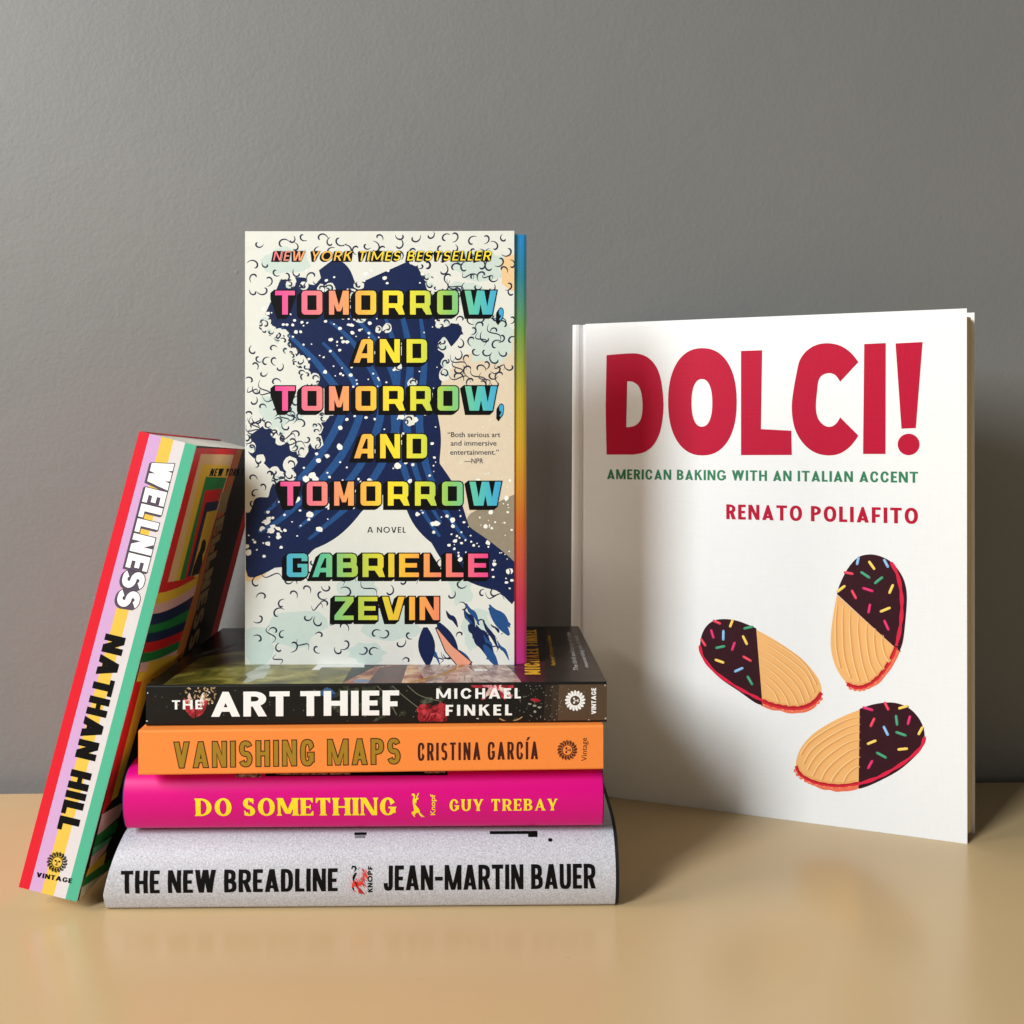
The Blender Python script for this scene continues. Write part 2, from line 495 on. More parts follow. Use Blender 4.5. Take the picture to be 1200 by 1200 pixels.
def sunburst(name, parent, fr, cpx, rpx, m, face=None, up=(0, 1), filled=False, off=.08):
    """round emblem: a face in a ring of flame-like rays"""
    c = Vector(fr.px(*cpx)); r = (Vector(fr.px(cpx[0]+rpx, cpx[1]))-c).length
    ang0 = math.atan2(up[1], up[0])-math.pi/2
    def P(a, k): return (c.x+r*k*math.cos(a+ang0), c.y+r*k*math.sin(a+ang0))
    ops = []
    n = 17
    for i in range(n):
        a = i*2*math.pi/n; s = 2*math.pi/n
        if filled:
            ops.append((m, [P(a-s*.52, .5), P(a-s*.55, .75), P(a-s*.25, .93), P(a+s*.1, 1.0), P(a+s*.42, .86), P(a+s*.3, .72), P(a+s*.5, .5)]))
        else:
            ops.append((m, band([P(a-s*.25, .56), P(a-s*.42, .72), P(a-s*.12, .88), P(a+s*.3, .97)], [r*.08, r*.11, r*.10, r*.05])))
            ops.append((m, band([P(a+s*.08, .57), P(a-s*.02, .70), P(a+s*.22, .83), P(a+s*.5, .88)], [r*.06, r*.08, r*.08, r*.04])))
    if filled:
        ops.append((m, [P(k*math.pi/12, .56) for k in range(24)]))
        ops.append((face, [P(k*math.pi/12, .47) for k in range(24)]))
        fm = m
    else:
        ring = [P(k*math.pi/12, .5) for k in range(25)]
        ops.append((m, band(ring[:13], r*.07))); ops.append((m, band(ring[12:], r*.07))); fm = m
    E = lambda x, y, a, b: [(lambda X, Y: (c.x+r*(X*math.cos(ang0)-Y*math.sin(ang0)), c.y+r*(X*math.sin(ang0)+Y*math.cos(ang0))))(x+a*math.cos(k), y+b*math.sin(k)) for k in [j*math.pi/6 for j in range(12)]]
    ops += [(fm, E(-.18, .1, .11, .09)), (fm, E(.18, .1, .11, .09)), (fm, E(0, -.06, .045, .14)), (fm, E(0, -.26, .15, .05))]
    return shapes(name, parent, fr, ops, off)

rnd = random.Random(7)

# ------------------------------------------------------------------ the setting
def wall_y(x): return 605.3+.0332*x
def make_setting():
    m = bpy.data.materials.new('grey_wall_paint'); m.use_nodes = True
    nt = m.node_tree; b = nt.nodes['Principled BSDF']; b.inputs['Roughness'].default_value = .55; b.inputs['Specular IOR Level'].default_value = .35
    tc = nt.nodes.new('ShaderNodeTexCoord')
    n1 = nt.nodes.new('ShaderNodeTexNoise'); n1.inputs['Scale'].default_value = 380; n1.inputs['Detail'].default_value = 3; n1.inputs['Roughness'].default_value = .55
    n2 = nt.nodes.new('ShaderNodeTexNoise'); n2.inputs['Scale'].default_value = 6; n2.inputs['Detail'].default_value = 2
    n3 = nt.nodes.new('ShaderNodeTexVoronoi'); n3.inputs['Scale'].default_value = 22
    for n in (n1, n2, n3): nt.links.new(tc.outputs['Object'], n.inputs['Vector'])
    mx = nt.nodes.new('ShaderNodeMix'); mx.data_type = 'RGBA'
    mx.inputs[6].default_value = lin((118, 118, 116)); mx.inputs[7].default_value = lin((126, 125, 121))
    nt.links.new(n2.outputs['Fac'], mx.inputs[0]); nt.links.new(mx.outputs[2], b.inputs['Base Color'])
    lt = nt.nodes.new('ShaderNodeMapRange'); lt.inputs[1].default_value = 0; lt.inputs[2].default_value = .035; lt.inputs[3].default_value = 1.2; lt.inputs[4].default_value = 0
    nt.links.new(n3.outputs['Distance'], lt.inputs[0])
    n4 = nt.nodes.new('ShaderNodeTexNoise'); n4.inputs['Scale'].default_value = 34; n4.inputs['Detail'].default_value = 3; n4.inputs['Distortion'].default_value = .8
    nt.links.new(tc.outputs['Object'], n4.inputs['Vector'])
    am = nt.nodes.new('ShaderNodeMath'); am.operation = 'MULTIPLY_ADD'; am.inputs[1].default_value = 1.5
    nt.links.new(n4.outputs['Fac'], am.inputs[0]); nt.links.new(n1.outputs['Fac'], am.inputs[2])
    ad = nt.nodes.new('ShaderNodeMath'); ad.operation = 'ADD'
    nt.links.new(am.outputs[0], ad.inputs[0]); nt.links.new(lt.outputs[0], ad.inputs[1])
    bp = nt.nodes.new('ShaderNodeBump'); bp.inputs['Strength'].default_value = .2; bp.inputs['Distance'].default_value = .0009
    nt.links.new(ad.outputs[0], bp.inputs['Height']); nt.links.new(bp.outputs[0], b.inputs['Normal'])
    mb = MB()
    g = 14
    x0, x1 = -1400, 1500
    mb.box((x0, wall_y(x0)+g, -700), (x1-x0, wall_y(x1)-wall_y(x0), 0), (0, 60, 0), (0, 0, 2100), m)
    w = mb.make('back_wall', None); w['kind'] = 'structure'
    m = bpy.data.materials.new('beige_satin_table'); m.use_nodes = True
    nt = m.node_tree; b = nt.nodes['Principled BSDF']; b.inputs['Roughness'].default_value = .3; b.inputs['Specular IOR Level'].default_value = .42
    tc = nt.nodes.new('ShaderNodeTexCoord')
    n1 = nt.nodes.new('ShaderNodeTexNoise'); n1.inputs['Scale'].default_value = 9; n1.inputs['Detail'].default_value = 6
    n2 = nt.nodes.new('ShaderNodeTexNoise'); n2.inputs['Scale'].default_value = 900; n2.inputs['Detail'].default_value = 2
    n3 = nt.nodes.new('ShaderNodeTexVoronoi'); n3.inputs['Scale'].default_value = 38
    for n in (n1, n2, n3): nt.links.new(tc.outputs['Object'], n.inputs['Vector'])
    mx = nt.nodes.new('ShaderNodeMix'); mx.data_type = 'RGBA'
    mx.inputs[6].default_value = lin((198, 170, 126)); mx.inputs[7].default_value = lin((205, 178, 134))
    nt.links.new(n1.outputs['Fac'], mx.inputs[0])
    # a few tiny specks
    sp = nt.nodes.new('ShaderNodeMapRange'); sp.inputs[1].default_value = .0068; sp.inputs[2].default_value = .03; sp.inputs[3].default_value = .35; sp.inputs[4].default_value = 0
    nt.links.new(n3.outputs['Distance'], sp.inputs[0])
    m2 = nt.nodes.new('ShaderNodeMix'); m2.data_type = 'RGBA'; m2.inputs[7].default_value = lin((120, 92, 60))
    nt.links.new(sp.outputs[0], m2.inputs[0]); nt.links.new(mx.outputs[2], m2.inputs[6]); nt.links.new(m2.outputs[2], b.inputs['Base Color'])
    rr = nt.nodes.new('ShaderNodeMapRange'); rr.inputs[3].default_value = .17; rr.inputs[4].default_value = .30
    nt.links.new(n1.outputs['Fac'], rr.inputs[0]); nt.links.new(rr.outputs[0], b.inputs['Roughness'])
    bp = nt.nodes.new('ShaderNodeBump'); bp.inputs['Strength'].default_value = .06; bp.inputs['Distance'].default_value = .0004
    nt.links.new(n2.outputs['Fac'], bp.inputs['Height']); nt.links.new(bp.outputs[0], b.inputs['Normal'])
    x0, x1 = -1100, 1200
    ya, yb = wall_y(x0), wall_y(x1)
    prof = [(0, -25), (0, -2), (.6, -.6), (2, 0)]
    V = []; F = []
    for z, ins in ((-25, 0), (-1.6, 0), (-.5, .5), (0, 1.6)):
        V += [(x0, -600, z), (x1, -600, z), (x1, yb-ins, z), (x0, ya-ins, z)]
    for k in range(3):
        for i in range(4): F.append((k*4+i, k*4+(i+1) % 4, k*4+4+(i+1) % 4, k*4+4+i))
    F += [(12, 13, 14, 15), (3, 2, 1, 0)]
    t = mesh('table_top', V, F, m); t['kind'] = 'structure'
make_setting()

PAGES = mat('page_paper', (222, 208, 180), .8, .06, 300)
WHITE_IN = mat('inside_cover_paper', (225, 220, 208), .7, .03)

def page_mat(name, c0, c1, axis, scale):
    return ramp_mat(name, axis, -1000, 1000, [(0, c0), (1, c1)], .8, scale, axis)

# ------------------------------------------------------------------ flat paperbacks of the pile
class Lying:
    """a book lying flat with its spine to the viewer"""
    def __init__(s, xl, yl, xr, yr, z0, z1, W):
        s.L0 = Vector((xl, yl, 0)); d = Vector((xr-xl, yr-yl, 0)); s.L = d.length; s.u = d.normalized()
        s.d = Vector((-s.u.y, s.u.x, 0)); s.z0, s.z1, s.W = z0, z1, W
    def p(s, u, d, z): return s.L0+s.u*u+s.d*d+Vector((0, 0, z))
    def base(s): 
        q = s.p(s.L/2, s.W/2, s.z0); return (q.x, q.y, q.z)

def px2x(x, Y): return (x-CX)*Y/FPX

def paperback_lying(B, name, label, spine_m, cover_m, back_m, spine_ops, cover_ops, page_m):
    r = thing(name, B.base(), label, 'book')
    fs = Frame(B.p(0, 0, 0), B.u, (0, 0, 1))
    ft = Frame(B.p(0, 0, B.z1), B.u, B.d)
    R = 1.0; th = .35
    # spine: printed flat, two rolled edges, inner face
    full = rect(0, B.z0+R, B.L, B.z1-R)
    al = [(spine_m, ccw(full))]+[(m, ccw(p)) for m, p in spine_ops(fs)]
    V, F, O = cdt([p for _, p in al]); mb = MB(); T, M = [], []
    for f, o in zip(F, O):
        if 0 not in o: continue
        a, b, c = (V[i] for i in f[:3])
        if (b[0]-a[0])*(c[1]-a[1])-(b[1]-a[1])*(c[0]-a[0]) < 0: f = f[::-1]
        T.append(f); M.append(al[max(o)][0])
    mb.add([fs.at(*p) for p in V], T, M)
    for sgn, zc in ((1, B.z1-R), (-1, B.z0+R)):
        pr = [(R-R*math.cos(a), zc+sgn*R*math.sin(a)) for a in [k*math.pi/12 for k in range(7)]]
        v = [B.p(u, d, z) for u in (0, B.L) for d, z in pr]
        f = [(k, k+7, k+8, k+1) for k in range(6)]
        mb.add(v, f if sgn > 0 else [x[::-1] for x in f], spine_m)
    pr = [(R, B.z1), (R, B.z1-th), (th, B.z1-R), (th, B.z0+R), (R, B.z0+th), (R, B.z0)]
    v = [B.p(u, d, z) for u in (0, B.L) for d, z in pr]
    mb.add(v, [(k, k+6, k+7, k+1) for k in range(5)], WHITE_IN)
    for u, rev in ((0, 0), (B.L, 1)):            # ends of the folded sheet
        o_ = [(0, B.z1-R), (R, B.z1)]; i_ = [(th, B.z1-R), (R, B.z1-th)]
        q = [B.p(u, 0, B.z0+R), B.p(u, th, B.z0+R), B.p(u, th, B.z1-R), B.p(u, 0, B.z1-R)]
        mb.add(q, [(0, 1, 2, 3) if rev else (3, 2, 1, 0)], WHITE_IN)
    sp = mb.make('spine', r)
    fc = painted_board('front_cover', r, ft, B.L, B.W-R, th, cover_m, cover_ops(ft), WHITE_IN, WHITE_IN, u0=0, v0=R)
    mb = MB(); mb.box(B.p(0, R, B.z0), B.u*B.L, B.d*(B.W-R), (0, 0, th), back_m); mb.make('back_cover', r)
    mb = MB(); mb.box(B.p(.4, th+.1, B.z0+th), B.u*(B.L-.8), B.d*(B.W-1), (0, 0, B.z1-B.z0-2*th), page_m); mb.make('page_block', r)
    return r, sp, fc, fs, ft

# ---- black paperback
def blob(cx, cy, rx, ry, n=14, jit=.18, rot=0):
    out = []
    for i in range(n):
        a = 2*math.pi*i/n; k = 1+rnd.uniform(-jit, jit)
        x, y = rx*k*math.cos(a), ry*k*math.sin(a)
        out.append((cx+x*math.cos(rot)-y*math.sin(rot), cy+x*math.sin(rot)+y*math.cos(rot)))
    return out

def painting_mat(name, cols, scale, rough=.3):
    """loose oil-paint blotches"""
    m = bpy.data.materials.new(name); m.use_nodes = True
    nt = m.node_tree; b = nt.nodes['Principled BSDF']; b.inputs['Roughness'].default_value = rough; b.inputs['Specular IOR Level'].default_value = .45
    tc = nt.nodes.new('ShaderNodeTexCoord'); nz = nt.nodes.new('ShaderNodeTexNoise'); nz.inputs['Scale'].default_value = scale; nz.inputs['Detail'].default_value = 7; nz.inputs['Distortion'].default_value = .6
    nt.links.new(tc.outputs['Object'], nz.inputs['Vector'])
    cr = nt.nodes.new('ShaderNodeValToRGB'); el = cr.color_ramp.elements
    while len(el) < len(cols): el.new(.5)
    for e, (p, c) in zip(el, cols): e.position = p; e.color = lin(c)
    nt.links.new(nz.outputs['Fac'], cr.inputs[0]); nt.links.new(cr.outputs[0], b.inputs['Base Color'])
    return m

Yl, Yr = 446, 452
AT = Lying(px2x(171, Yl), Yl, px2x(711, Yr), Yr, 81.75, 99.6, 132)
def at_spine(fs):
    red = painting_mat('painted_red_petal', [(.3, (92, 12, 22)), (.5, (158, 26, 40)), (.7, (206, 70, 80))], 420, .4); pinkw = painting_mat('painted_pink_petal', [(.3, (190, 60, 84)), (.5, (226, 130, 142)), (.7, (242, 208, 206))], 420, .4); wht = painting_mat('painted_white_petal', [(.3, (190, 140, 132)), (.6, (232, 216, 206))], 420, .4)
    blue = mat('painted_blue_petal', (55, 92, 135), .4, .3, 500); leaf = painting_mat('painted_dark_leaf', [(.35, (20, 22, 18)), (.55, (44, 52, 40)), (.75, (86, 92, 74))], 300, .4); gold = mat('painted_gold_lace', (170, 140, 95), .4, .3, 900)
    brown = mat('spine_brown_end', (84, 66, 50), .38, .12, 500); dust = mat('painted_dust_fleck', (150, 145, 130), .5, .2); br2 = mat('spine_brown_blend', (58, 46, 37), .38, .12, 500)
    br3 = mat('spine_brown_blend_dark', (42, 35, 30), .38, .12, 500)
    ops = []
    X = lambda x, y: fs.px(x, y)
    ops.append((br3, fs.pxs([(640, 780), (730, 780), (730, 860), (636, 860)]))); ops.append((br2, fs.pxs([(648, 780), (730, 780), (730, 860), (645, 860)]))); ops.append((brown, fs.pxs([(656, 780), (730, 780), (730, 860), (653, 860)])))
    for _ in range(26):
        x, y = rnd.uniform(390, 520), rnd.uniform(800, 845); c = X(x, y)
        ops.append((leaf, blob(c[0], c[1], rnd.uniform(1, 4), rnd.uniform(.6, 1.6), 9, .3, rnd.uniform(0, 3))))
    for k in range(3):
        ops.append((mat('painted_stem', (105, 105, 88), .4, .2), band(smooth([X(440+k*18, 802), X(452+k*20, 815), X(465+k*26, 838-k*8)], 6), .35)))
    c = X(509, 837)
    for k in range(15): ops.append((red, blob(c[0]+rnd.uniform(-5.5, 5.5), c[1]+rnd.uniform(-2.5, 3), 2.8, 2.2, 10, .2)))
    rd = mat('painted_deep_red', (110, 14, 26), .4, .2)
    for k in range(14): ops.append((rd, blob(c[0]+rnd.uniform(-6, 6), c[1]+rnd.uniform(-3.5, 4), 1.5, .45, 8, .3, rnd.uniform(0, 3))))
    c = X(580, 806)
    for k in range(26):
        a = rnd.uniform(0, 6.28); q = rnd.uniform(.2, 1)
        ops.append(((pinkw, wht, red)[k % 3], blob(c[0]+9*q*math.cos(a), c[1]+4.2*q*math.sin(a), 2.6, .9, 9, .25, a)))
    c = X(384, 812); ops += [(blue, blob(c[0], c[1], 3.4, 2.6, 11, .25)), (mat('painted_blue_deep', (28, 48, 80), .4, .3), blob(c[0]+1.4, c[1]-1.2, 2, 1, 9, .3))]
    for x, y, ro in ((222, 830, .5), (236, 829, -.45)):
        c = X(x, y); ops.append((red, blob(c[0], c[1], 1.9, 4.6, 12, .1, ro))); c = X(x+1, y-9); ops.append((wht, blob(c[0], c[1], .9, 3.2, 10, .15, ro*.4)))
    for _ in range(60):
        c = X(rnd.uniform(218, 252), rnd.uniform(806, 826)); ops.append((gold if rnd.random() < .7 else wht, blob(c[0], c[1], rnd.uniform(.3, .9), rnd.uniform(.2, .45), 7, .3, rnd.uniform(0, 3))))
    for x, y in ((626, 820), (629, 821)): c = X(x, y); ops.append((red, blob(c[0], c[1], 1.5, .8, 9, .25)))
    for x, y in ((627, 827), (632, 829), (627, 834), (621, 825)): c = X(x, y); ops.append((dust, blob(c[0], c[1], .8, .5, 8, .3)))
    ops.append((gold, band(smooth([X(585, 842), X(596, 846), X(607, 843), X(612, 840)], 5), .5)))
    for x, y in ((172.5, 845), (173, 812), (185, 804.6), (196, 804.4), (232, 804.3), (331, 804), (709, 803), (709.5, 842), (690, 843.5), (452, 802), (560, 842)):
        c = X(x, y); ops.append((mat('rubbed_white_edge', (196, 192, 184), .6, .2), blob(c[0], c[1], rnd.uniform(.25, .7), rnd.uniform(.2, .4), 7, .4)))
    for _ in range(170):
        x = rnd.choice((rnd.uniform(175, 700), rnd.uniform(600, 660))); c = X(x, rnd.uniform(803, 848)); s = rnd.uniform(.1, .26)
        ops.append((dust, blob(c[0], c[1], s, s, 5, .3)))
    return ops
def at_cover(ft):
    olive = painting_mat('painted_meadow', [(.25, (40, 40, 12)), (.45, (98, 92, 30)), (.6, (150, 140, 62)), (.8, (205, 196, 150))], 70)
    sky = painting_mat('painted_pale_sky', [(.3, (130, 135, 120)), (.7, (205, 205, 190))], 90)
    flesh = painting_mat('painted_warm_cloth', [(.25, (90, 30, 22)), (.45, (150, 72, 52)), (.6, (205, 160, 120)), (.8, (235, 215, 185))], 120)
    linen = painting_mat('painted_linen', [(.25, (112, 84, 78)), (.5, (178, 148, 138)), (.75, (228, 212, 202))], 150)
    wine = painting_mat('painted_wine_red', [(.3, (40, 10, 16)), (.7, (84, 34, 40))], 60)
    brn = painting_mat('painted_brown', [(.3, (22, 18, 16)), (.7, (52, 43, 36))], 50)
    pale = mat('cover_white_letter', (232, 232, 228), .4, .03)
    X = ft.px
    ops = [(olive, ft.pxs([(190, 803), (400, 802), (420, 770), (300, 760), (235, 770)])),
           (sky, blob(*X(302, 790), 5, 16, 12, .3)), (flesh, ft.pxs([(398, 802), (440, 781), (500, 776), (520, 802)])), (wine, ft.pxs([(430, 802), (445, 782), (478, 778), (470, 802)])),
           (linen, ft.pxs([(488, 778), (590, 776), (615, 801), (500, 802)])), (wine, ft.pxs([(595, 776), (640, 775), (640, 801), (612, 801)])), (brn, ft.pxs([(640, 730), (700, 730), (720, 802), (638, 802)])),
           (mat('painted_yellow_cord', (168, 122, 50), .4, .2), band([X(480, 800), X(520, 790), X(545, 778)], 2.2)), (mat('painted_blue_bloom', (120, 135, 165), .4, .3), blob(*X(424, 798), 4, 4, 11, .25)), (mat('painted_pink_bloom', (200, 95, 95), .4, .3), blob(*X(430, 802), 4, 2.5, 11, .25)),
           (pale, ft.pxs([(372, 779), (427, 779), (427, 782), (377, 782), (374, 785), (365, 785)])), (pale, ft.pxs([(556, 784), (571, 784), (571, 786), (556, 786)])), (pale, ft.pxs([(556, 776), (578, 776), (578, 779), (556, 779)]))]
    for _ in range(60):
        x, y = rnd.uniform(500, 600), rnd.uniform(780, 800); c = X(x, y)
        ops.append(((mat('painted_linen_line', (205, 182, 172), .4, .2), mat('painted_linen_shade', (120, 84, 80), .4, .2))[_ % 2], blob(c[0], c[1], rnd.uniform(.2, .4), rnd.uniform(2, 5), 7, .2, (x-540)*.012)))
    return ops
BLACK = mat('black_gloss_cover', (22, 21, 20), .4, .2, 260, spec=.25)
BLACK2 = mat('black_cover_top', (14, 13, 13), .32, .2, 120, spec=.35)
PG = page_mat('page_edges_cream', (215, 200, 170), (215, 200, 170), 2, 2600)
r, sp, fc, fs, ft = paperback_lying(AT, 'paperback_book', 'black paperback with white title lettering and painted flowers, topmost of the lying pile', BLACK, BLACK2, BLACK2, at_spine, at_cover, PG)
FUT = dict(t=.21, h=.19, w=1.0, n=2.1, track=.10, space=.22, apex=.12, W=dict(E=.52, F=.5, L=.46, T=.6, O=.98, C=.8, A=.86, M=1.06))
FUTS = dict(FUT, t=.18, h=.17, track=.2)
WHITE = mat('white_ink', (240, 240, 238), .4, .02)
text('title_lettering', sp, fs, [('THE', (201.6, 831.4), (237.3, 831), (201.6, 820.7))], FUTS, [(0, None, WHITE)])
text('title_lettering', sp, fs, [('ART THIEF', (247.5, 840), (467.8, 838), (247.5, 810.8))], dict(FUT, t=.225, h=.2, apex=.09), [(0, None, WHITE)])
text('author_lettering', sp, fs, [('MICHAEL', (511.3, 818.9), (610.4, 818.4), (511.3, 806.8)), ('FINKEL', (522.2, 838.7), (600, 838.2), (522.2, 826))], dict(FUT, t=.21, h=.18, track=.26), [(0, None, WHITE)])
text('publisher_lettering', sp, fs, [('VINTAGE', (698.6, 836.8), (698.6, 806.1), (693, 836.8))], dict(FUT, t=.24, h=.2, track=.1), [(0, None, WHITE)])
sunburst('publisher_emblem', sp, fs, (674, 821), 12.3, WHITE, mat('spine_brown_end', (84, 66, 50)), up=(-1, 0), filled=True)
YEL = mat('ochre_yellow_ink', (225, 170, 40), .4, .05)
text('author_lettering', fc, ft, [('MICHAEL FINKEL', (633.5, 790.5), (628.5, 738), (615, 790.5))], dict(t=.17, h=.13, w=.62, n=3, track=.12, space=.25), [(0, None, YEL)])
plain_text('credit_lettering', fc, ft, [('Author of The Stranger in the Woods', (651, 780), (645, 745), (645.5, 780))], YEL)
GREY = mat('grey_white_ink', (205, 205, 200), .45, .03)
plain_text('quote_lettering', fc, ft, [('The thrill and beauty of stolen', (678, 785.5), (668, 741), (672, 786)), ('mesmerizing tale of theft', (690, 782), (677, 745), (684.5, 782))], GREY)
plain_text('quote_lettering', fc, ft, [('a true story of love, crime', (230, 770), (270, 758), (229, 767)), ('and a dangerous obsession', (240, 766), (278, 755), (239, 763.5))], mat('dim_white_ink', (150, 150, 142), .45))

# ---- orange paperback
Yl, Yr = 439.5, 447.5
VM = Lying(px2x(162, Yl), Yl, px2x(707, Yr), Yr, 62.25, 81.65, 131)
ORANGE = mat('orange_matte_cover', (247, 140, 62), .6, .05, 1400, bump=.25, bscale=3000)
r, sp, fc, fs, ft = paperback_lying(VM, 'paperback_book', 'orange paperback with outlined olive lettering, lying second from the top of the pile', ORANGE, ORANGE, ORANGE, lambda f: [], lambda f: [], PG)
GOLD = mat('olive_gold_ink', (164, 124, 32), .55, .05); DKBR = mat('dark_brown_ink', (62, 34, 16), .55, .05); BRN = mat('deep_brown_ink', (66, 24, 18), .55, .05)
text('title_lettering', sp, fs, [('VANISHING MAPS', (204.5, 899.6), (468.5, 894.6), (204.5, 870.2))], dict(t=.17, h=.15, w=.72, W=dict(M=.84, N=.56, A=.6, V=.6, H=.54, S=.5, G=.54, P=.5, I=.19), n=2.7, track=.2, space=.4, apex=.085, bar=.2, mv=.0), [(.042, None, DKBR), (0, None, GOLD)])
text('author_lettering', sp, fs, [('CRISTINA GARCÍA', (489.5, 891.4), (630.5, 889.6), (489.5, 870.6))], dict(t=.135, h=.12, w=.52, n=3, track=.145, space=.26, apex=.06, mv=.0), [(0, None, BRN)])
sunburst('publisher_emblem', sp, fs, (664.8, 879), 12.2, BRN, up=(-1, 0))
plain_text('publisher_lettering', sp, fs, [('Vintage', (687.6, 891.7), (687.6, 864.6), (681, 891.7))], BRN)

# ------------------------------------------------------------------ jacketed hardcovers of the pile
def hardcover_lying(B, name, label, profile, jacket_m, case_m, left_skew, case_over, rear):
    """profile: [(z, depth)] of the rounded spine from bottom to top"""
    r = thing(name, B.base(), label, 'book')
    pr = smooth(profile, 8)
    def dz(z):
        for (za, da), (zb, db) in zip(pr, pr[1:]):
            if za <= z <= zb: return da+(db-da)*(z-za)/max(zb-za, 1e-6)
        return pr[0][1] if z < pr[0][0] else pr[-1][1]
    def nrm(z):
        e = .3; s = (dz(z+e)-dz(z-e))/(2*e); v = -B.d+Vector((0, 0, 1))*s
        return v.normalized()
    def surf(u, v, off): return B.p(u, dz(v), v)+nrm(v)*off
    fs = Frame(B.p(0, profile[len(profile)//2][1], 0), B.u, (0, 0, 1), surf)
    # jacket sheet: back flap side, spine, front side, with a thickness
    outer = [(B.z0, B.W*.999), (B.z0, B.W*.5), (B.z0, pr[0][1]+4)]+list(pr)+[(B.z1, pr[-1][1]+14), (B.z1, B.W*.6), (B.z1, B.W*.999)]
    mb = MB(); n = len(outer)
    def ring(u0f, inset):
        out = []
        for i, (z, d) in enumerate(outer):
            a = outer[max(0, i-1)]; b = outer[min(n-1, i+1)]
            t = Vector((b[1]-a[1], b[0]-a[0])); t.normalize()      # (d, z)
            nn = Vector((t.y, -t.x))
            out.append(B.p(u0f(z), d+nn.x*inset, z+nn.y*inset))
        return out
    uL = lambda z: left_skew*max(0, (z-B.z0-8)/(B.z1-B.z0-8))**1.0
    uR = lambda z: B.L
    us = [uL, lambda z: uL(z)*.96+B.L*.04, lambda z: B.L*.5, lambda z: B.L*.97, uR]
    rows = [ring(f, 0) for f in us]; inn = [ring(f, .3) for f in us]
    for k in range(len(us)-1):
        v = rows[k]+rows[k+1]; mb.add(v, [(i, i+n, i+n+1, i+1) for i in range(n-1)], jacket_m)
        v = inn[k]+inn[k+1]; mb.add(v, [(i, i+1, i+n+1, i+n) for i in range(n-1)], WHITE_IN)
    for k, rev in ((0, 0), (-1, 1)):
        v = rows[k]+inn[k]; f = [(i, i+1, i+n+1, i+n) for i in range(n-1)]
        mb.add(v, [x if not rev else x[::-1] for x in f], WHITE_IN)
    jk = mb.make('dust_jacket', r, smooth_=True)
    # case: boards and cloth spine just inside the jacket
    mb = MB(); co = [ring(lambda z: -case_over[0], .4), ring(lambda z: B.L+case_over[1], .4)]; ci = [ring(lambda z: -case_over[0], 2.6), ring(lambda z: B.L+case_over[1], 2.6)]
    mb.add(co[0]+co[1], [(i, i+n, i+n+1, i+1) for i in range(n-1)], case_m); mb.add(ci[0]+ci[1], [(i, i+1, i+n+1, i+n) for i in range(n-1)], case_m)
    for k, rev in ((0, 0), (1, 1)):
        f = [(i, i+1, i+n+1, i+n) for i in range(n-1)]
        mb.add(co[k]+ci[k], [x if not rev else x[::-1] for x in f], case_m)
    mb.make('cover_case', r, smooth_=False)
    mb = MB(); mb.box(B.p(9, 15, B.z0+2.8), B.u*(B.L-11), B.d*(B.W-19), (0, 0, B.z1-B.z0-5.6), rear); mb.make('page_block', r)
    return r, jk, fs

Yl, Yr = 450, 453.5
DS = Lying(px2x(147, Yl), Yl, px2x(706, Yr), Yr, 34.4, 62.2, 136)
PINK = mat('hot_pink_jacket', (214, 0, 126), .4, .03, 500, spec=.3)
prof = [(34.4, 3.5), (35.2, 1.6), (37.5, 0), (42, -1.8), (47, -2.6), (52, -2.2), (56.5, -.4), (59.5, 2.6), (61.2, 6.5), (62.1, 12), (62.2, 17)]
r, jk, fs = hardcover_lying(DS, 'hardcover_book', 'hot pink hardcover with yellow serif lettering, lying third from the top of the pile', prof, PINK, mat('violet_case_cloth', (52, 40, 92), .7, .1), 0, (.6, .4), PG)
BUL = mat('bright_yellow_ink', (252, 224, 40), .4, .03)
SER = dict(t=.25, h=.095, w=1.06, n=2.05, serif=.06, track=.15, space=.42, apex=.07, bar=.27, W=dict(M=1.0, I=.25, N=.8, T=.72, O=.84, G=.78, S=.6, H=.84, D=.8, E=.6))
text('title_lettering', jk, fs, [('DO SOMETHING', (229.5, 956.7), (463.6, 955.6), (229.5, 935.3))], SER, [(0, None, BUL)], True, off=.12)
text('author_lettering', jk, fs, [('GUY TREBAY', (526.9, 950.4), (652.6, 949.6), (526.9, 936.3))], dict(SER, track=.24, space=.5, t=.23), [(0, None, BUL)], True, off=.12)
plain_text('publisher_lettering', jk, fs, [('Knopf', (510, 955.5), (510, 930.5), (504, 955.5))], BUL, off=.14, bold=.015)
dog = [(160, 355), (175, 325), (210, 318), (245, 340), (255, 385), (245, 450), (275, 440), (285, 390), (330, 310), (352, 305), (345, 335), (312, 395), (310, 430), (345, 435), (345, 455), (305, 470), (290, 500), (285, 560), (268, 565), (258, 550), (250, 575),
       (290, 640), (340, 700), (370, 760), (372, 810), (420, 870), (485, 930), (475, 955), (430, 915), (428, 950), (395, 925), (345, 850), (335, 810), (300, 825), (265, 825), (262, 855), (235, 880), (248, 925), (235, 945), (205, 915), (178, 860), (152, 825), (165, 800), (205, 775), (222, 770), (212, 660), (196, 580), (190, 520), (200, 440), (215, 385), (200, 360), (180, 372)]
shapes('publisher_emblem', jk, fs, [(BUL, fs.pxs(dog, 475, 915, .04583))], .14, [((-5, z), (230, z)) for z in range(36, 62)])
BK = mat('black_ink', (9, 9, 9), .55, .1, spec=.12)
GRN = painting_mat('cover_grey_print', [(.35, (30, 30, 30)), (.5, (150, 145, 140)), (.7, (200, 198, 190))], 900, .35)
sl = [((-5, z*.5), (230, z*.5)) for z in range(68, 125)]
UX = lambda x, y: fs.px(x, y)[0]
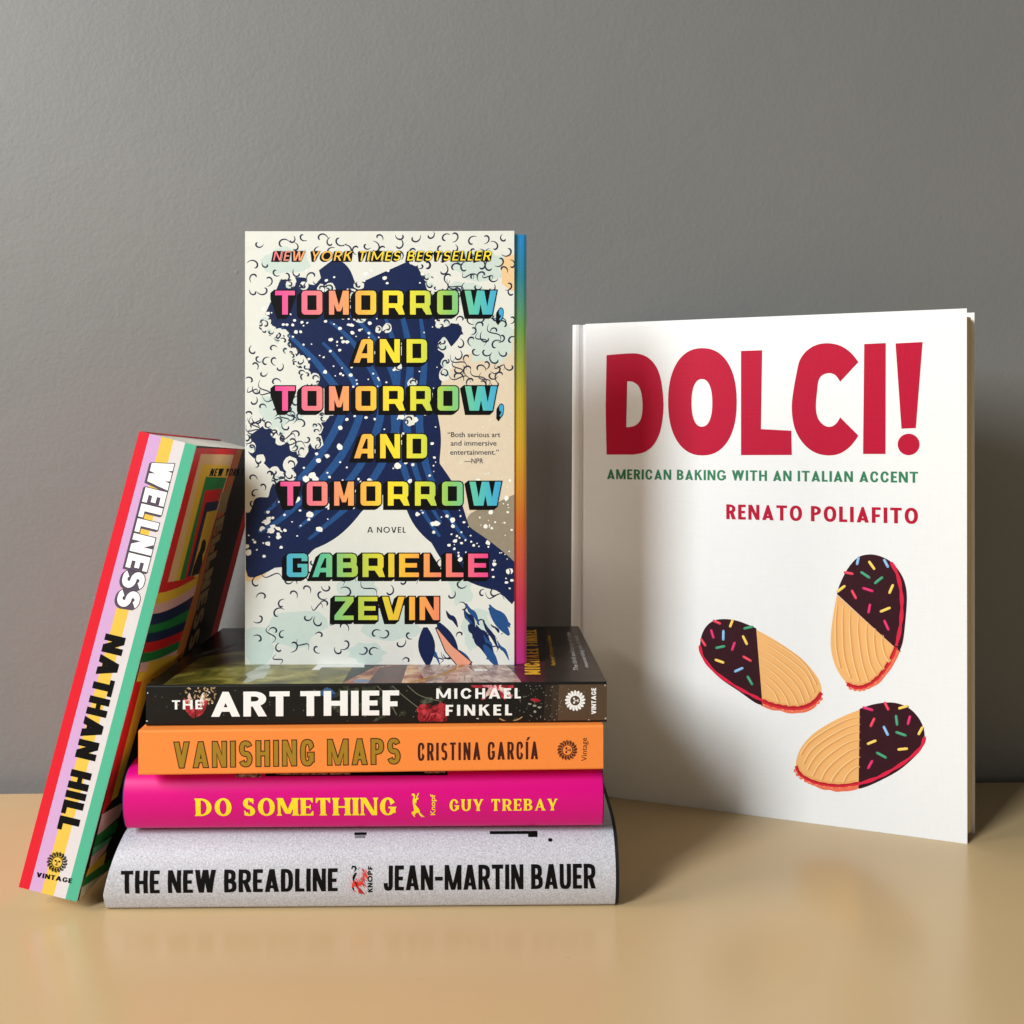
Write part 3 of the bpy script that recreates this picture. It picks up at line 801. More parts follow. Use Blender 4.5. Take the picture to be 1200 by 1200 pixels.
for m_, x0, x1, v0, v1 in ((BK, 309, 524, 57.9, 60.4), (GRN, 274, 305, 57.6, 60.0), (GRN, 322, 409, 58.3, 60.2), (GRN, 497, 521, 58.6, 60.2)):
    shapes('cover_print', jk, fs, [(m_, rect(UX(x0, 908), v0, UX(x1, 908), v1))], .12 if m_ is BK else .17, sl)

Yl, Yr = 447.5, 451
BL = Lying(px2x(122.5, Yl), Yl, px2x(721, Yr), Yr, 0.02, 34.3, 145)
SP = bpy.data.materials.new('speckled_grey_jacket'); SP.use_nodes = True
nt = SP.node_tree; b = nt.nodes['Principled BSDF']; b.inputs['Roughness'].default_value = .5; b.inputs['Specular IOR Level'].default_value = .35
tc = nt.nodes.new('ShaderNodeTexCoord'); n1 = nt.nodes.new('ShaderNodeTexNoise'); n1.inputs['Scale'].default_value = 1500; n1.inputs['Detail'].default_value = 3
n2 = nt.nodes.new('ShaderNodeTexVoronoi'); n2.inputs['Scale'].default_value = 420; n3 = nt.nodes.new('ShaderNodeTexNoise'); n3.inputs['Scale'].default_value = 120
for n in (n1, n2, n3): nt.links.new(tc.outputs['Object'], n.inputs['Vector'])
cr = nt.nodes.new('ShaderNodeValToRGB'); cr.color_ramp.elements[0].position = .3; cr.color_ramp.elements[0].color = lin((168, 168, 175)); cr.color_ramp.elements[1].position = .7; cr.color_ramp.elements[1].color = lin((211, 211, 218))
nt.links.new(n1.outputs['Fac'], cr.inputs[0])
fl = nt.nodes.new('ShaderNodeMapRange'); fl.inputs[1].default_value = .1; fl.inputs[2].default_value = .2; fl.inputs[3].default_value = .5; fl.inputs[4].default_value = 0
nt.links.new(n2.outputs['Distance'], fl.inputs[0])
th_ = nt.nodes.new('ShaderNodeMath'); th_.operation = 'GREATER_THAN'; th_.inputs[1].default_value = .56; nt.links.new(n3.outputs['Fac'], th_.inputs[0])
mu = nt.nodes.new('ShaderNodeMath'); mu.operation = 'MULTIPLY'; nt.links.new(fl.outputs[0], mu.inputs[0]); nt.links.new(th_.outputs[0], mu.inputs[1])
mx = nt.nodes.new('ShaderNodeMix'); mx.data_type = 'RGBA'; mx.inputs[7].default_value = lin((120, 116, 124))
nt.links.new(mu.outputs[0], mx.inputs[0]); nt.links.new(cr.outputs[0], mx.inputs[6]); nt.links.new(mx.outputs[2], b.inputs['Base Color'])
prof = [(0.02, 4), (.8, 1.6), (3, .2), (8, -1.6), (14, -2.2), (20, -1.2), (25, 1.2), (28.6, 4.6), (31.6, 9.5), (33.6, 19), (34.3, 34)]
r, jk, fs = hardcover_lying(BL, 'hardcover_book', 'speckled light grey hardcover with black lettering, bottom of the lying pile', prof, SP, mat('black_case_cloth', (24, 24, 28), .6, .1), 6.5, (-6, 1.6), PG)
CON = dict(t=.18, h=.155, w=.68, n=2.9, track=.085, space=.26, apex=.105, bar=.17, mv=.0, W=dict(H=.52, E=.4, L=.38, T=.5, W=.86, M=.74, N=.54, A=.58, J=.4, D=.5, R=.51, B=.51, U=.5))
CON['W']['-'] = .34
text('title_lettering', jk, fs, [('THE NEW BREADLINE', (142.5, 1046.4), (395.9, 1043.4), (142.5, 1020))], CON, [(0, None, BK)], True, off=.12)
text('author_lettering', jk, fs, [('JEAN-MARTIN BAUER', (449.9, 1042.6), (697.4, 1040.2), (449.9, 1014.3))], CON, [(0, None, BK)], True, off=.12)
text('publisher_lettering', jk, fs, [('KNOPF', (436.7, 1044.7), (436.7, 1014.9), (431.2, 1044.7))], dict(FUT, t=.22, h=.2, track=.14), [(0, None, BK)], True, off=.16)
# scratchy red and black hound emblem
ops = []
redk = mat('scratch_red_ink', (226, 62, 48), .5, .15); red2 = mat('scratch_dark_red_ink', (172, 30, 40), .5, .1); pk = mat('scratch_pink_ink', (232, 168, 172), .5, .1)
for i in range(26):
    x, y = rnd.uniform(150, 700), rnd.uniform(420, 980); a = rnd.uniform(.7, 1.2); l = rnd.uniform(60, 170)
    ops.append((pk, fs.pxs(band([(x, y), (x+l*math.cos(a), y+l*math.sin(a))], [10, 3]), 400, 1000, .04583)))
for cx, cy, s in ((560, 590, 1.0), (430, 820, .9)):
    for i in range(20):
        x, y = cx+rnd.gauss(0, 60)*s, cy+rnd.gauss(0, 85)*s; a = rnd.uniform(.75, 1.25); l = rnd.uniform(90, 210)*s
        ops.append(((redk, redk, red2)[i % 3], fs.pxs(band([(x-l/2*math.cos(a), y-l/2*math.sin(a)), (x, y), (x+l/2*math.cos(a), y+l/2*math.sin(a))], [6, rnd.uniform(18, 34), 4]), 400, 1000, .04583)))
for pts, w in (([(265, 390), (290, 330), (360, 345), (375, 380), (340, 450)], 46), ([(390, 480), (345, 540), (320, 600), (310, 660)], 62), ([(310, 640), (380, 740), (420, 830)], 52), ([(280, 820), (310, 870), (320, 935)], 46), ([(420, 830), (500, 920), (560, 1000), (600, 1045)], 40), ([(430, 400), (480, 350)], 22)):
    ops.append((BK if w != 40 else red2, fs.pxs(band(pts, [w*.6]+[w]*(len(pts)-2)+[w*.3]), 400, 1000, .04583)))
ops.append((redk, fs.pxs(blob(330, 760, 60, 90, 10, .3, .5), 400, 1000, .04583)))
ops.append((BK, fs.pxs(band([(350, 700), (410, 810)], [30, 14]), 400, 1000, .04583)))
shapes('publisher_emblem', jk, fs, ops, .12, [((-5, z*.8), (235, z*.8)) for z in range(0, 40)])
UX = lambda x: fs.px(x, 977)[0]*1.004
sl = [((-5, 26+k*.3), (235, 26+k*.3)) for k in range(30)]
for q in ([(UX(572), 31.0), (UX(572), 30.2), (UX(617.5), 30.2), (UX(617.5), 29.3), (UX(628.6), 29.3), (UX(628.6), 31.0)], sup(UX(643.5), 28.4, 1.0, .55), rect(UX(411), 30.2, UX(425.5), 30.9)):
    shapes('cover_print', jk, fs, [(BK, q)], .14, sl)
shapes('cover_print', jk, fs, [(mat('worn_grey_ink', (120, 118, 120), .5, .5, 2000), rect(UX(412), 29.3, UX(424), 30.1))], .18, sl)

# ------------------------------------------------------------------ striped paperback leaning on the pile
def rotv(a):
    a = Vector(a); return Matrix.Rotation(a.length, 3, a.normalized())
M = rotv((-.034, .2466, .0044))
WU, WD, WV = M @ Vector((1, 0, 0)), M @ Vector((0, 1, 0)), M @ Vector((0, 0, 1))
WO = Vector((-216.4, 447.2, 8.6)); WT, WL, WW = 26.4, 206.4, 130
zmin = min((WO+WU*WT+WD*WW*k).z for k in (0, 1)); WO.z -= zmin-.05
wb = WO+WU*WT
r = thing('paperback_book', (wb.x, wb.y, 0), 'striped paperback in red, lilac, yellow and green, leaning against the pile of books', 'book')
wsp = Frame(WO, WU, WV); wcv = Frame(WO+WU*WT, WD, WV); wcv.N = WU
W_RED = mat('spine_red_stripe', (224, 30, 48), .4, .03); W_LIL = mat('spine_lilac_stripe', (212, 168, 214), .4, .03); W_YEL = mat('spine_yellow_stripe', (236, 196, 80), .4, .03)
W_PAL = mat('spine_pale_stripe', (224, 216, 218), .4, .03); W_GRN = mat('spine_green_stripe', (84, 182, 148), .4, .03)
st = []
for m_, a, b_ in ((W_RED, 0, .18), (W_LIL, .18, .39), (W_YEL, .39, .60), (W_PAL, .60, .80), (W_GRN, .80, 1.01)):
    st.append((m_, rect(WT*a, -1, WT*b_, WL+1)))
wspine = painted_board('spine', r, wsp, WT, WL, .35, W_RED, st, WHITE_IN, WHITE_IN)
ZA = lambda pts: wcv.pxs(pts, 10, 500, .25)
ZB = lambda pts: wcv.pxs(pts, 10, 760, .2584)
c_red = mat('cover_red_band', (228, 36, 40), .4, .03); c_tan = mat('cover_tan_band', (236, 196, 150), .4, .03); c_yel = mat('cover_yellow_band', (246, 200, 64), .4, .03); c_grn = mat('cover_green_band', (34, 138, 70), .4, .03)
c_nav = mat('cover_navy_band', (30, 46, 88), .4, .03); c_pnk = mat('cover_pink_band', (244, 190, 194), .4, .03); c_org = mat('cover_orange_band', (214, 128, 52), .4, .03); c_blk = mat('cover_black_ground', (24, 22, 24), .4, .05); c_mgr = mat('cover_mint_band', (110, 190, 150), .4, .03); c_pal = mat('cover_pale_band', (236, 224, 200), .4, .03)
ops = [(c_red, ZA([(868, 100), (1072, 105), (905, 700), (870, 742), (700, 782)])), (c_tan, ZA([(902, 128), (1058, 132), (890, 703), (746, 730)])), (c_yel, ZA([(910, 176), (1040, 180), (878, 706), (783, 723)])), (c_grn, ZA([(925, 235), (1022, 240), (868, 708), (802, 719)])),
       (c_red, ZA([(922, 300), (1002, 290), (862, 712), (826, 714)])), (c_nav, ZA([(925, 355), (988, 348), (884, 690), (838, 705)])), (c_yel, ZA([(930, 400), (980, 390), (893, 688), (855, 700)])),
       (c_blk, ZA([(908, 535), (918, 526), (926, 540), (922, 575), (910, 600), (908, 640), (893, 690), (857, 700), (868, 655), (886, 605), (900, 570)]))]
bands = [(c_yel, 780, 832, 700, 742), (c_pnk, 832, 878, 742, 790), (c_nav, 878, 930, 790, 850), (c_grn, 930, 968, 850, 905), (c_nav, 968, 1012, 905, 950), (c_red, 1012, 1060, 950, 995), (c_grn, 1060, 1106, 995, 1035), (c_pnk, 1106, 1150, 1035, 1080), (c_yel, 1150, 1230, 1080, 1110)]
xl = lambda y: 868-(y-112)*.243-6
for m_, a, b_, c_, d_ in bands:
    up = [(xl(a)+(905-(c_-650)*.25-xl(a))*k/6, a+(c_-a)*(k/6)**1.6) for k in range(7)]; dn = [(xl(b_)+(905-(d_-650)*.25-xl(b_))*k/6, b_+(d_-b_)*(k/6)**1.6) for k in range(7)]
    ops.append((m_, ZA(up+dn[::-1])))
ops += [(c_org, ZA([(1072, 105), (1098, 105), (815, 1085), (780, 1090)])), (c_blk, ZA([(1098, 105), (1330, 110), (1040, 1090), (815, 1085)])),
        (c_red, ZA([(1180, 115), (1230, 115), (960, 1085), (920, 1085)])), (c_yel, ZA([(1230, 200), (1290, 200), (1140, 800), (1085, 800)])), (c_red, ZA([(1120, 640), (1260, 600), (1240, 660), (1100, 700)])), (c_yel, ZA([(1090, 760), (1220, 720), (1200, 770), (1075, 800)])), (c_red, ZA([(1050, 860), (1200, 820), (1180, 900), (1020, 950)])),
        (c_yel, ZB([(640, 60), (780, 20), (640, 160), (590, 200)])), (c_red, ZB([(568, 150), (604, 150), (470, 690), (420, 758)])), (c_yel, ZB([(604, 150), (648, 140), (495, 670), (465, 692)])), (c_blk, ZB([(648, 140), (900, 60), (640, 640), (495, 670)])),
        (c_pnk, ZB([(424, 752), (525, 695), (505, 760), (400, 852)])), (c_grn, ZB([(400, 848), (500, 775), (485, 830), (385, 905)])), (c_mgr, ZB([(385, 905), (470, 850), (455, 880), (376, 945)])), (c_pnk, ZB([(376, 945), (455, 880), (440, 915), (362, 1010)])), (c_yel, ZB([(362, 1000), (445, 920), (432, 980), (345, 1046)])), (c_grn, ZB([(345, 1040), (470, 950), (455, 1000), (328, 1088)])), (c_pal, ZB([(332, 1084), (520, 960), (520, 1030), (315, 1165)]))]
wc = painted_board('front_cover', r, wcv, WW, WL, .35, c_blk, ops, WHITE_IN, WHITE_IN)
mb = MB(); mb.box(WO+WD*.36, WD*(WW-.36), WV*WL, WU*.35, W_RED); mb.make('back_cover', r)
mb = MB(); mb.box(WO+WU*.36+WD*.5+WV*.5, WU*(WT-.76), WD*(WW-2), WV*(WL-1.2), page_mat('page_edges_pale', (232, 228, 218), (232, 228, 218), 0, 2600)); mb.make('page_block', r)
HVY = dict(t=.29, h=.225, w=.98, n=2.3, track=.075, space=.4, apex=.17, mv=.06, W=dict(W=1.15, E=.62, L=.56, N=.76, S=.74, A=.84, H=.76, T=.68))
SHD = mat('grey_letter_shadow_ink', (88, 76, 96), .45, .05)
WHT2 = mat('title_white_ink', (250, 250, 250), .4, .01)
text('title_lettering', wspine, wsp, [('WELLNESS', (179.2, 537.5), (135.5, 709), (204.6, 543))], HVY, [(.03, (.07, -.075), SHD), (.022, None, BK), (0, None, WHT2)])
text('author_lettering', wspine, wsp, [('NATHAN HILL', (124, 742), (66.6, 971), (147.6, 747.5))], dict(HVY, track=.1), [(0, None, BK)])
text('publisher_lettering', wspine, wsp, [('VINTAGE', (42.3, 1027.6), (83.9, 1035.2), (43.5, 1022.0))], dict(FUT, t=.25, h=.2, track=.11), [(0, None, BK)])
sunburst('publisher_emblem', wspine, wsp, (67, 1010.3), 12.6, BK)
dimw = mat('title_tan_ink', (168, 146, 102), .45, .05)
text('title_lettering', wc, wcv, [('WELLNESS', (10+1004*.25, 500+290*.25), (10+838*.25, 500+1060*.25), (10+1040*.25, 500+290*.25))], dict(HVY, track=.12), [(.05, None, c_blk), (0, None, dimw)])
text('award_lettering', wc, wcv, [('NEW YORK TIMES', (10+940*.25, 500+233*.25), (10+1150*.25, 500+228*.25), (10+947*.25, 500+196*.25))], dict(t=.2, h=.16, w=.7, n=3, track=.12, space=.3, slant=.2), [(0, None, BK)])

# ------------------------------------------------------------------ upright paperback on the pile
TY = 486.0
TX0, TX1, TZ0, TZ1 = px2x(288, TY), px2x(602.6, TY), 99.66, 209+239*TY/FPX
r = thing('paperback_book', ((TX0+TX1)/2, TY+13, TZ0), 'upright paperback with rainbow capitals on a navy and cream cover, standing on the pile', 'book')
TW, TH = TX1-TX0, TZ1-TZ0
def tsurf(u, v, off):                               # the limp cover bows off its pages towards the free edge
    a = max(0, min(1, u/TW)); b = max(0, min(1, v/TH))
    return Vector((TX0+u, TY-off-.25*a**2.6-.9*(a**3)*(b**3)-.2*(a**3)*((1-b)**3), TZ0+v))
tf = Frame((TX0, TY, TZ0), (1, 0, 0), (0, 0, 1), tsurf)
CREAM = mat('cover_cream_ground', (226, 226, 217), .42, .05, 160); BEIGE = mat('cover_beige_wash', (222, 206, 180), .42, .07, 300); TAUPE = mat('cover_taupe_wash', (150, 138, 118), .42, .12, 500)
NAVY = mat('cover_navy_wash', (16, 32, 74), .42, .3, 700); BLUE = mat('cover_blue_streak', (34, 78, 134), .42, .3, 900); TEAL = mat('cover_pale_teal_wash', (203, 217, 208), .42, .05, 300); INK = mat('cover_dark_line', (26, 34, 62), .45, .05)
FLK = mat('cover_white_fleck', (244, 242, 234), .42, .02); SALM = mat('cover_salmon_wash', (232, 158, 128), .42, .05); PEACH = mat('cover_peach_wash', (236, 200, 150), .42, .05)
X = tf.px; k1 = TY/FPX
rnd.seed(21)
ops = []
def lobed(path, widths, amp, step, seed):
    q = random.Random(seed); pts = smooth([p+(w,) for p, w in zip(path, widths)], 14)
    ph = q.uniform(0, 6); n = len(pts); L, R = [], []
    for i, (x, y, w) in enumerate(pts):
        a = pts[max(0, i-1)]; b = pts[min(n-1, i+1)]; d = Vector((b[0]-a[0], b[1]-a[1])); d.normalize()
        l = w/2+amp*abs(math.sin(i*step*.3+ph)+.4*math.sin(i*.11+ph)); rr = w/2+amp*abs(math.sin(i*step*.24+ph*2)+.4*math.sin(i*.13))
        L.append((x-d.y*l, y+d.x*l)); R.append((x+d.y*rr, y-d.x*rr))
    return L+R[::-1], pts
ops.append((BEIGE, tf.pxs(smooth([(612, 380), (575, 402), (535, 425), (505, 470), (500, 530), (520, 590), (560, 640), (612, 700)], 5))))
ops.append((TAUPE, tf.pxs(smooth([(612, 575), (580, 590), (548, 606), (560, 640), (612, 700)], 5))))
for x, y, a, b in ((335, 305, 30, 16), (560, 310, 34, 18), (575, 400, 26, 30), (330, 480, 28, 18), (320, 520, 20, 26), (460, 730, 34, 20), (345, 735, 34, 22), (302, 760, 18, 26), (420, 690, 24, 14), (560, 735, 20, 26), (430, 765, 24, 12), (545, 345, 24, 14), (540, 690, 14, 18)):
    ops.append((TEAL, tf.pxs(blob(x, y, a, b, 16, .22))))
ops += [(PEACH, tf.pxs(blob(600, 322, 14, 22, 12, .2))), (PEACH, tf.pxs(blob(292, 668, 22, 12, 12, .2)))]
rib = []
for path, ws, amp, sd in ((((318, 352), (360, 372), (405, 410), (436, 470), (412, 540), (356, 600), (318, 628), (280, 640)), (52, 84, 100, 92, 96, 84, 74, 62), 7, 3),
                          (((452, 318), (470, 360), (482, 420), (478, 500), (496, 572), (540, 640), (612, 690)), (70, 88, 70, 62, 54, 44, 30), 6, 5),
                          (((372, 318), (388, 340), (400, 372)), (52, 58, 60), 5, 8), (((300, 505), (318, 528), (352, 545)), (26, 34, 30), 5, 11), (((540, 385), (512, 398), (485, 410)), (12, 26, 34), 3, 12)):
    pl, pts = lobed(path, ws, amp, .9, sd); ops.append((NAVY, tf.pxs(pl))); rib.append(pts)
for pts, offs in ((rib[0], (-34, -12, 14, 36)), (rib[1], (-22, 2, 24))):
    for of in offs:
        q = []
        for i in range(2, len(pts)-2, 2):
            a, b = pts[i-1], pts[i+1]; d = Vector((b[0]-a[0], b[1]-a[1])).normalized(); o_ = of*pts[i][2]/100
            q.append((pts[i][0]-d.y*o_, pts[i][1]+d.x*o_))
        n = len(q); s0 = rnd.randrange(0, n//4); s1 = n-rnd.randrange(0, n//4)
        q = q[s0:s1]; n = len(q)
        ops.append((BLUE, tf.pxs(band(q, [3+6*math.sin(math.pi*i/(n-1)) for i in range(n)]))))
for pts, cnt in ((rib[0], 190), (rib[1], 120), (rib[2], 14)):
    for _ in range(cnt):
        i = rnd.randrange(1, len(pts)-1); w = pts[i][2]*.46
        x, y = pts[i][0]+rnd.uniform(-w, w), pts[i][1]+rnd.uniform(-w, w)*.6
        if not (289 < x < 601): continue
        s = rnd.choice((.9, 1.1, 1.4, 1.8, 2.6, 3.6)) if y > 480 else rnd.choice((.8, 1, 1.2, 1.6, 2.2))
        ops.append((FLK, tf.pxs(blob(x, y, s*1.15, s, 7, .25))))
for _ in range(70):
    x, y = rnd.uniform(530, 602), rnd.uniform(560, 668); s = rnd.choice((.7, .9, 1.2, 1.6, 3)); ops.append((FLK, tf.pxs(blob(x, y, s, s, 7, .25))))
for _ in range(60):
    x, y = rnd.uniform(508, 602), rnd.uniform(430, 590); s = rnd.choice((.6, .8, 1.1)); ops.append((CREAM, tf.pxs(blob(x, y, s, s, 6, .25))))
# loose hooked brush marks
def hook(x, y, s, a, fl):
    pts = []
    for i in range(12):
        t = i/11; an = a+fl*(4.1*t**.75); rr = s*(.22+.78*t)
        pts.append((x+rr*math.cos(an), y+rr*math.sin(an)))
    return band(pts, [.8, 1.6, 2.0, 2.1, 2.0, 1.9, 1.8, 1.7, 1.5, 1.2, .9, .4])
def froth(pts, every, r0, r1, side, lo=.02, hi=.98):
    n = len(pts)
    for i in range(int(n*lo)+1, int(n*hi)-1, every):
        a, b = pts[i-1], pts[i+1]; d = Vector((b[0]-a[0], b[1]-a[1])).normalized(); w = pts[i][2]/2*side*rnd.uniform(.95, 1.2)
        x, y = pts[i][0]-d.y*w, pts[i][1]+d.x*w; rr = rnd.uniform(r0, r1)
        ops.append((CREAM, tf.pxs(blob(x, y, rr*1.2, rr, 12, .12, rnd.uniform(0, 3)))))
        if rnd.random() < .4: ops.append((TEAL, tf.pxs(blob(x+rnd.uniform(-2, 2), y+rnd.uniform(-2, 2), rr*.7, rr*.55, 9, .15))))
        ops.append((INK, tf.pxs(hook(x, y, rr*.95, rnd.uniform(0, 6.28), rnd.choice((-1, 1))))))
        ops.append((INK, tf.pxs(hook(x+rnd.uniform(-7, 7), y+rnd.uniform(-7, 7), rr*.6, rnd.uniform(0, 6.28), rnd.choice((-1, 1))))))
froth(rib[0], 4, 6, 10, 1, .0, .72); froth(rib[0], 5, 5, 9, -1, .05, .5); froth(rib[1], 5, 5, 9, -1, 0, .45); froth(rib[1], 6, 5, 8, 1, .0, .2)
froth(rib[0], 3, 3, 6, 1, .02, .6); froth(rib[0], 4, 3, 5, -.8, .05, .4); froth(rib[1], 4, 3, 6, -1, 0, .4); froth(rib[3], 6, 4, 7, 1); froth(rib[3], 7, 4, 7, -1)
spots = []
def hooks(x0, y0, x1, y1, n, s0, s1):
    for _ in range(n*8):
        if n == 0: break
        x, y = rnd.uniform(x0, x1), rnd.uniform(y0, y1)
        if any((x-a)**2+(y-b)**2 < 95 for a, b in spots): continue
        spots.append((x, y)); n -= 1
        ops.append((INK, tf.pxs(hook(x, y, rnd.uniform(s0, s1)*1.35, rnd.uniform(0, 6.28), rnd.choice((-1, 1))))))
hooks(300, 276, 600, 300, 34, 4, 7); hooks(515, 300, 600, 345, 24, 4, 7); hooks(535, 370, 600, 450, 34, 4, 7); hooks(294, 310, 350, 345, 12, 4, 7); hooks(292, 470, 360, 520, 24, 4, 7)
hooks(292, 400, 330, 470, 12, 4, 6); hooks(292, 555, 335, 592, 12, 4, 6); hooks(300, 655, 600, 776, 70, 4, 7)
def wisp(x, y, l, a):
    q = [(x+l*(t-.5)*math.cos(a)-5*math.sin(6.3*t)*math.sin(a), y+l*(t-.5)*math.sin(a)+5*math.sin(6.3*t)*math.cos(a)) for t in [i/12 for i in range(13)]]
    ops.append((INK, tf.pxs(band(q, [max(.4, 1.5*math.sin(math.pi*(.05+.9*i/12))) for i in range(13)]))))
for _ in range(46):
    x, y = rnd.choice(((rnd.uniform(300, 600), rnd.uniform(655, 775)), (rnd.uniform(530, 600), rnd.uniform(300, 450)), (rnd.uniform(293, 345), rnd.uniform(455, 520))))
    wisp(x, y, rnd.uniform(12, 30), rnd.uniform(.2, 1.5))
for _ in range(22):
    x = rnd.uniform(500, 598); y = rnd.uniform(705, 776); a = rnd.uniform(.8, 1.15); l = rnd.uniform(16, 40); w = rnd.uniform(3, 9)
    q = [(x+l*(t-.5)*math.cos(a), y+l*(t-.5)*math.sin(a)+2*math.sin(7*t)) for t in [i/8 for i in range(9)]]
    ops.append(((NAVY, BLUE, CREAM)[_ % 3], tf.pxs(band(q, [max(.3, w*math.sin(math.pi*(.06+.88*i/8))) for i in range(9)]))))
for x, y, a, l, w in ((560, 745, 1.0, 34, 11), (585, 728, .95, 40, 12), (575, 768, 1.0, 30, 10), (500, 757, 1.5, 44, 20), (525, 750, 1.05, 46, 16), (545, 772, .9, 26, 9)):
    q = [(x+l*(t-.5)*math.cos(a), y+l*(t-.5)*math.sin(a)) for t in [i/8 for i in range(9)]]
    ops.append((NAVY if rnd.random() < .6 else BLUE, tf.pxs(band(q, [max(.3, w*math.sin(math.pi*(.08+.84*i/8))) for i in range(9)]))))
ops.append((INK, tf.pxs(band([(511, 735), (526, 760), (548, 782)], [3, 12, 17])))); ops.append((SALM, tf.pxs(band([(512, 737), (526, 760), (547, 781)], [1, 9.5, 14.5]))))
tc_ = painted_board('front_cover', r, tf, TW, TH, .4, CREAM, ops, WHITE_IN, WHITE_IN, grid=28)
RB = [(0, (236, 60, 150)), (.2, (242, 128, 128)), (.38, (250, 176, 70)), (.52, (252, 222, 40)), (.66, (214, 218, 60)), (.78, (140, 200, 96)), (.9, (88, 196, 176)), (1, (60, 168, 214))]
cx_ = (TX0+TX1)/2
def xr(p): return px2x(p, TY)-cx_
RAIN = ramp_mat('rainbow_ink', 0, xr(322), xr(584), RB)
RAIN2 = ramp_mat('rainbow_ink_reversed', 0, xr(336), xr(572), [(0, (70, 176, 208)), (.18, (96, 196, 150)), (.32, (166, 206, 84)), (.46, (226, 216, 50)), (.6, (252, 186, 50)), (.75, (246, 140, 100)), (1, (238, 62, 140))])
RAIN3 = ramp_mat('pink_to_yellow_ink', 0, xr(320), xr(460), [(0, (240, 110, 130)), (.35, (248, 180, 80)), (1, (252, 222, 50))])
TECH = dict(t=.245, h=.19, w=1, tech=True, track=.285, space=.4, W=dict(T=.84, O=.88, M=.84, R=.87, W=1.36, A=.82, N=.84, D=.86, G=.86, B=.86, I=.29, E=.82, L=.72, Z=.82, V=.96), apex=.2, mv=.14)
LY = lambda m: [(.045, (-.16, -.135), BK), (.045, None, BK), (0, None, m)]
T_ = lambda s, x0, x1, yb, yt: (s, (x0, yb), (x1, yb), (x0, yt))
text('title_lettering', tc_, tf, [T_('TOMORROW', 322.5, 582, 368.7, 340.7), T_('AND', 414.5, 500.5, 425, 397.5), T_('TOMORROW', 322.5, 582.5, 481.2, 452.6), T_('AND', 415, 500.5, 537, 508.7), T_('TOMORROW', 328.7, 587.5, 592.5, 564.4), T_(',', 584.6, 592.8, 369, 342), T_(',', 585, 593.2, 481.5, 454)], TECH, LY(RAIN))
text('author_lettering', tc_, tf, [T_('GABRIELLE', 336.1, 571.9, 676.1, 648.7), T_('ZEVIN', 392, 514.8, 726.5, 699.2)], dict(TECH, track=.2), LY(RAIN2))
text('award_lettering', tc_, tf, [('NEW YORK TIMES BESTSELLER', (320, 305.5), (574.5, 305.5), (320, 294.4))], dict(FUT, t=.15, h=.13, track=.24, space=.45, slant=.2), [(.03, (-.14, -.1), BK), (.03, None, BK), (0, None, RAIN3)])
text('subtitle_lettering', tc_, tf, [('A NOVEL', (430.5, 624.2), (475.5, 624.2), (430.5, 617.5))], dict(FUT, t=.15, h=.13, track=.24, space=.4), [(0, None, BK)])
plain_text('quote_lettering', tc_, tf, [('“Both serious art', (524.5, 512.2), (586.3, 512.2), (524.5, 505.9)), ('and immersive', (528.2, 522.2), (581.8, 522.2), (528.2, 515.9)), ('entertainment.”', (527.6, 532.8), (584.5, 532.8), (527.6, 526.5)), ('—NPR', (544.2, 543), (566.3, 543), (544.2, 536.8))], INK, bold=.004)
# page block with fanned, colour-sprayed fore edge
SPRAY = ramp_mat('sprayed_edge', 2, 0, 206, [(0, (238, 60, 170)), (.14, (240, 52, 100)), (.32, (246, 122, 44)), (.5, (250, 194, 40)), (.62, (226, 206, 48)), (.78, (120, 190, 92)), (.9, (44, 160, 190)), (1, (40, 170, 255))], .4, 2600, 0)
outl = [(TX0+.3, TY+.45), (TX1-.2, TY+.45), (TX1+1.4, TY+.8), (TX1+3.0, TY+1.4), (TX1+4.6, TY+2.1), (TX1+5.6, TY+2.9), (TX1+5.9, TY+5), (TX1+5.9, TY+26), (TX0+.3, TY+26)]
mb = MB(); n = len(outl)
V = [(x, y, TZ0+.05) for x, y in outl]+[(x, y, TZ1-1.2) for x, y in outl]
PG2 = page_mat('page_edges_white', (230, 224, 210), (230, 224, 210), 1, 2600)
mb.add(V, [(i, (i+1) % n, n+(i+1) % n, n+i) for i in range(n)], [PG2]+[SPRAY]*6+[PG2]*2)
mb.add(V, [tuple(range(n))[::-1], tuple(range(n, 2*n))], PG2); mb.make('page_block', r)
mb = MB(); mb.box((TX0, TY+26.02, TZ0), (TW+5.5, 0, 0), (0, .4, 0), (0, 0, TH-.3), mat('back_cover_pink', (228, 120, 160), .4)); mb.make('back_cover', r)
mb = MB(); mb.box((TX0-.35, TY, TZ0), (.34, 0, 0), (0, 26.4, 0), (0, 0, TH), CREAM); mb.make('spine', r)

# ------------------------------------------------------------------ big white cookbook
Yr = FPX*HC/(988.6-CY); Yl = FPX*HC/(927.6-CY)
DL = Vector((px2x(667.5, Yl), Yl, .05)); DR = Vector((px2x(1133.5, Yr), Yr, .05))
du = (DR-DL); DWid = du.length; du.normalize(); back = Vector((-du.y, du.x, 0)); lean = .0155
dv = (Vector((0, 0, 1))+back*lean).normalized(); dn = du.cross(dv)
DH = 274.3
r = thing('hardcover_book', tuple((DL+DR)/2), 'large white hardcover cookbook with red title and three printed cookies, standing open slightly', 'book')
r['label'] = 'large white hardcover with red title and three printed cookies, standing upright before the grey wall'
def dsurf(u, v, off):                               # boards never stay quite flat
    a = max(0, min(1, u/DWid)); b = max(0, min(1, v/DH))
    return DL+du*u+dv*v+dn*(off-.9*math.sin(math.pi*b)*a+.7*a**3)
df = Frame(DL, du, dv, dsurf)
LIN = bpy.data.materials.new('white_linen_cover'); LIN.use_nodes = True
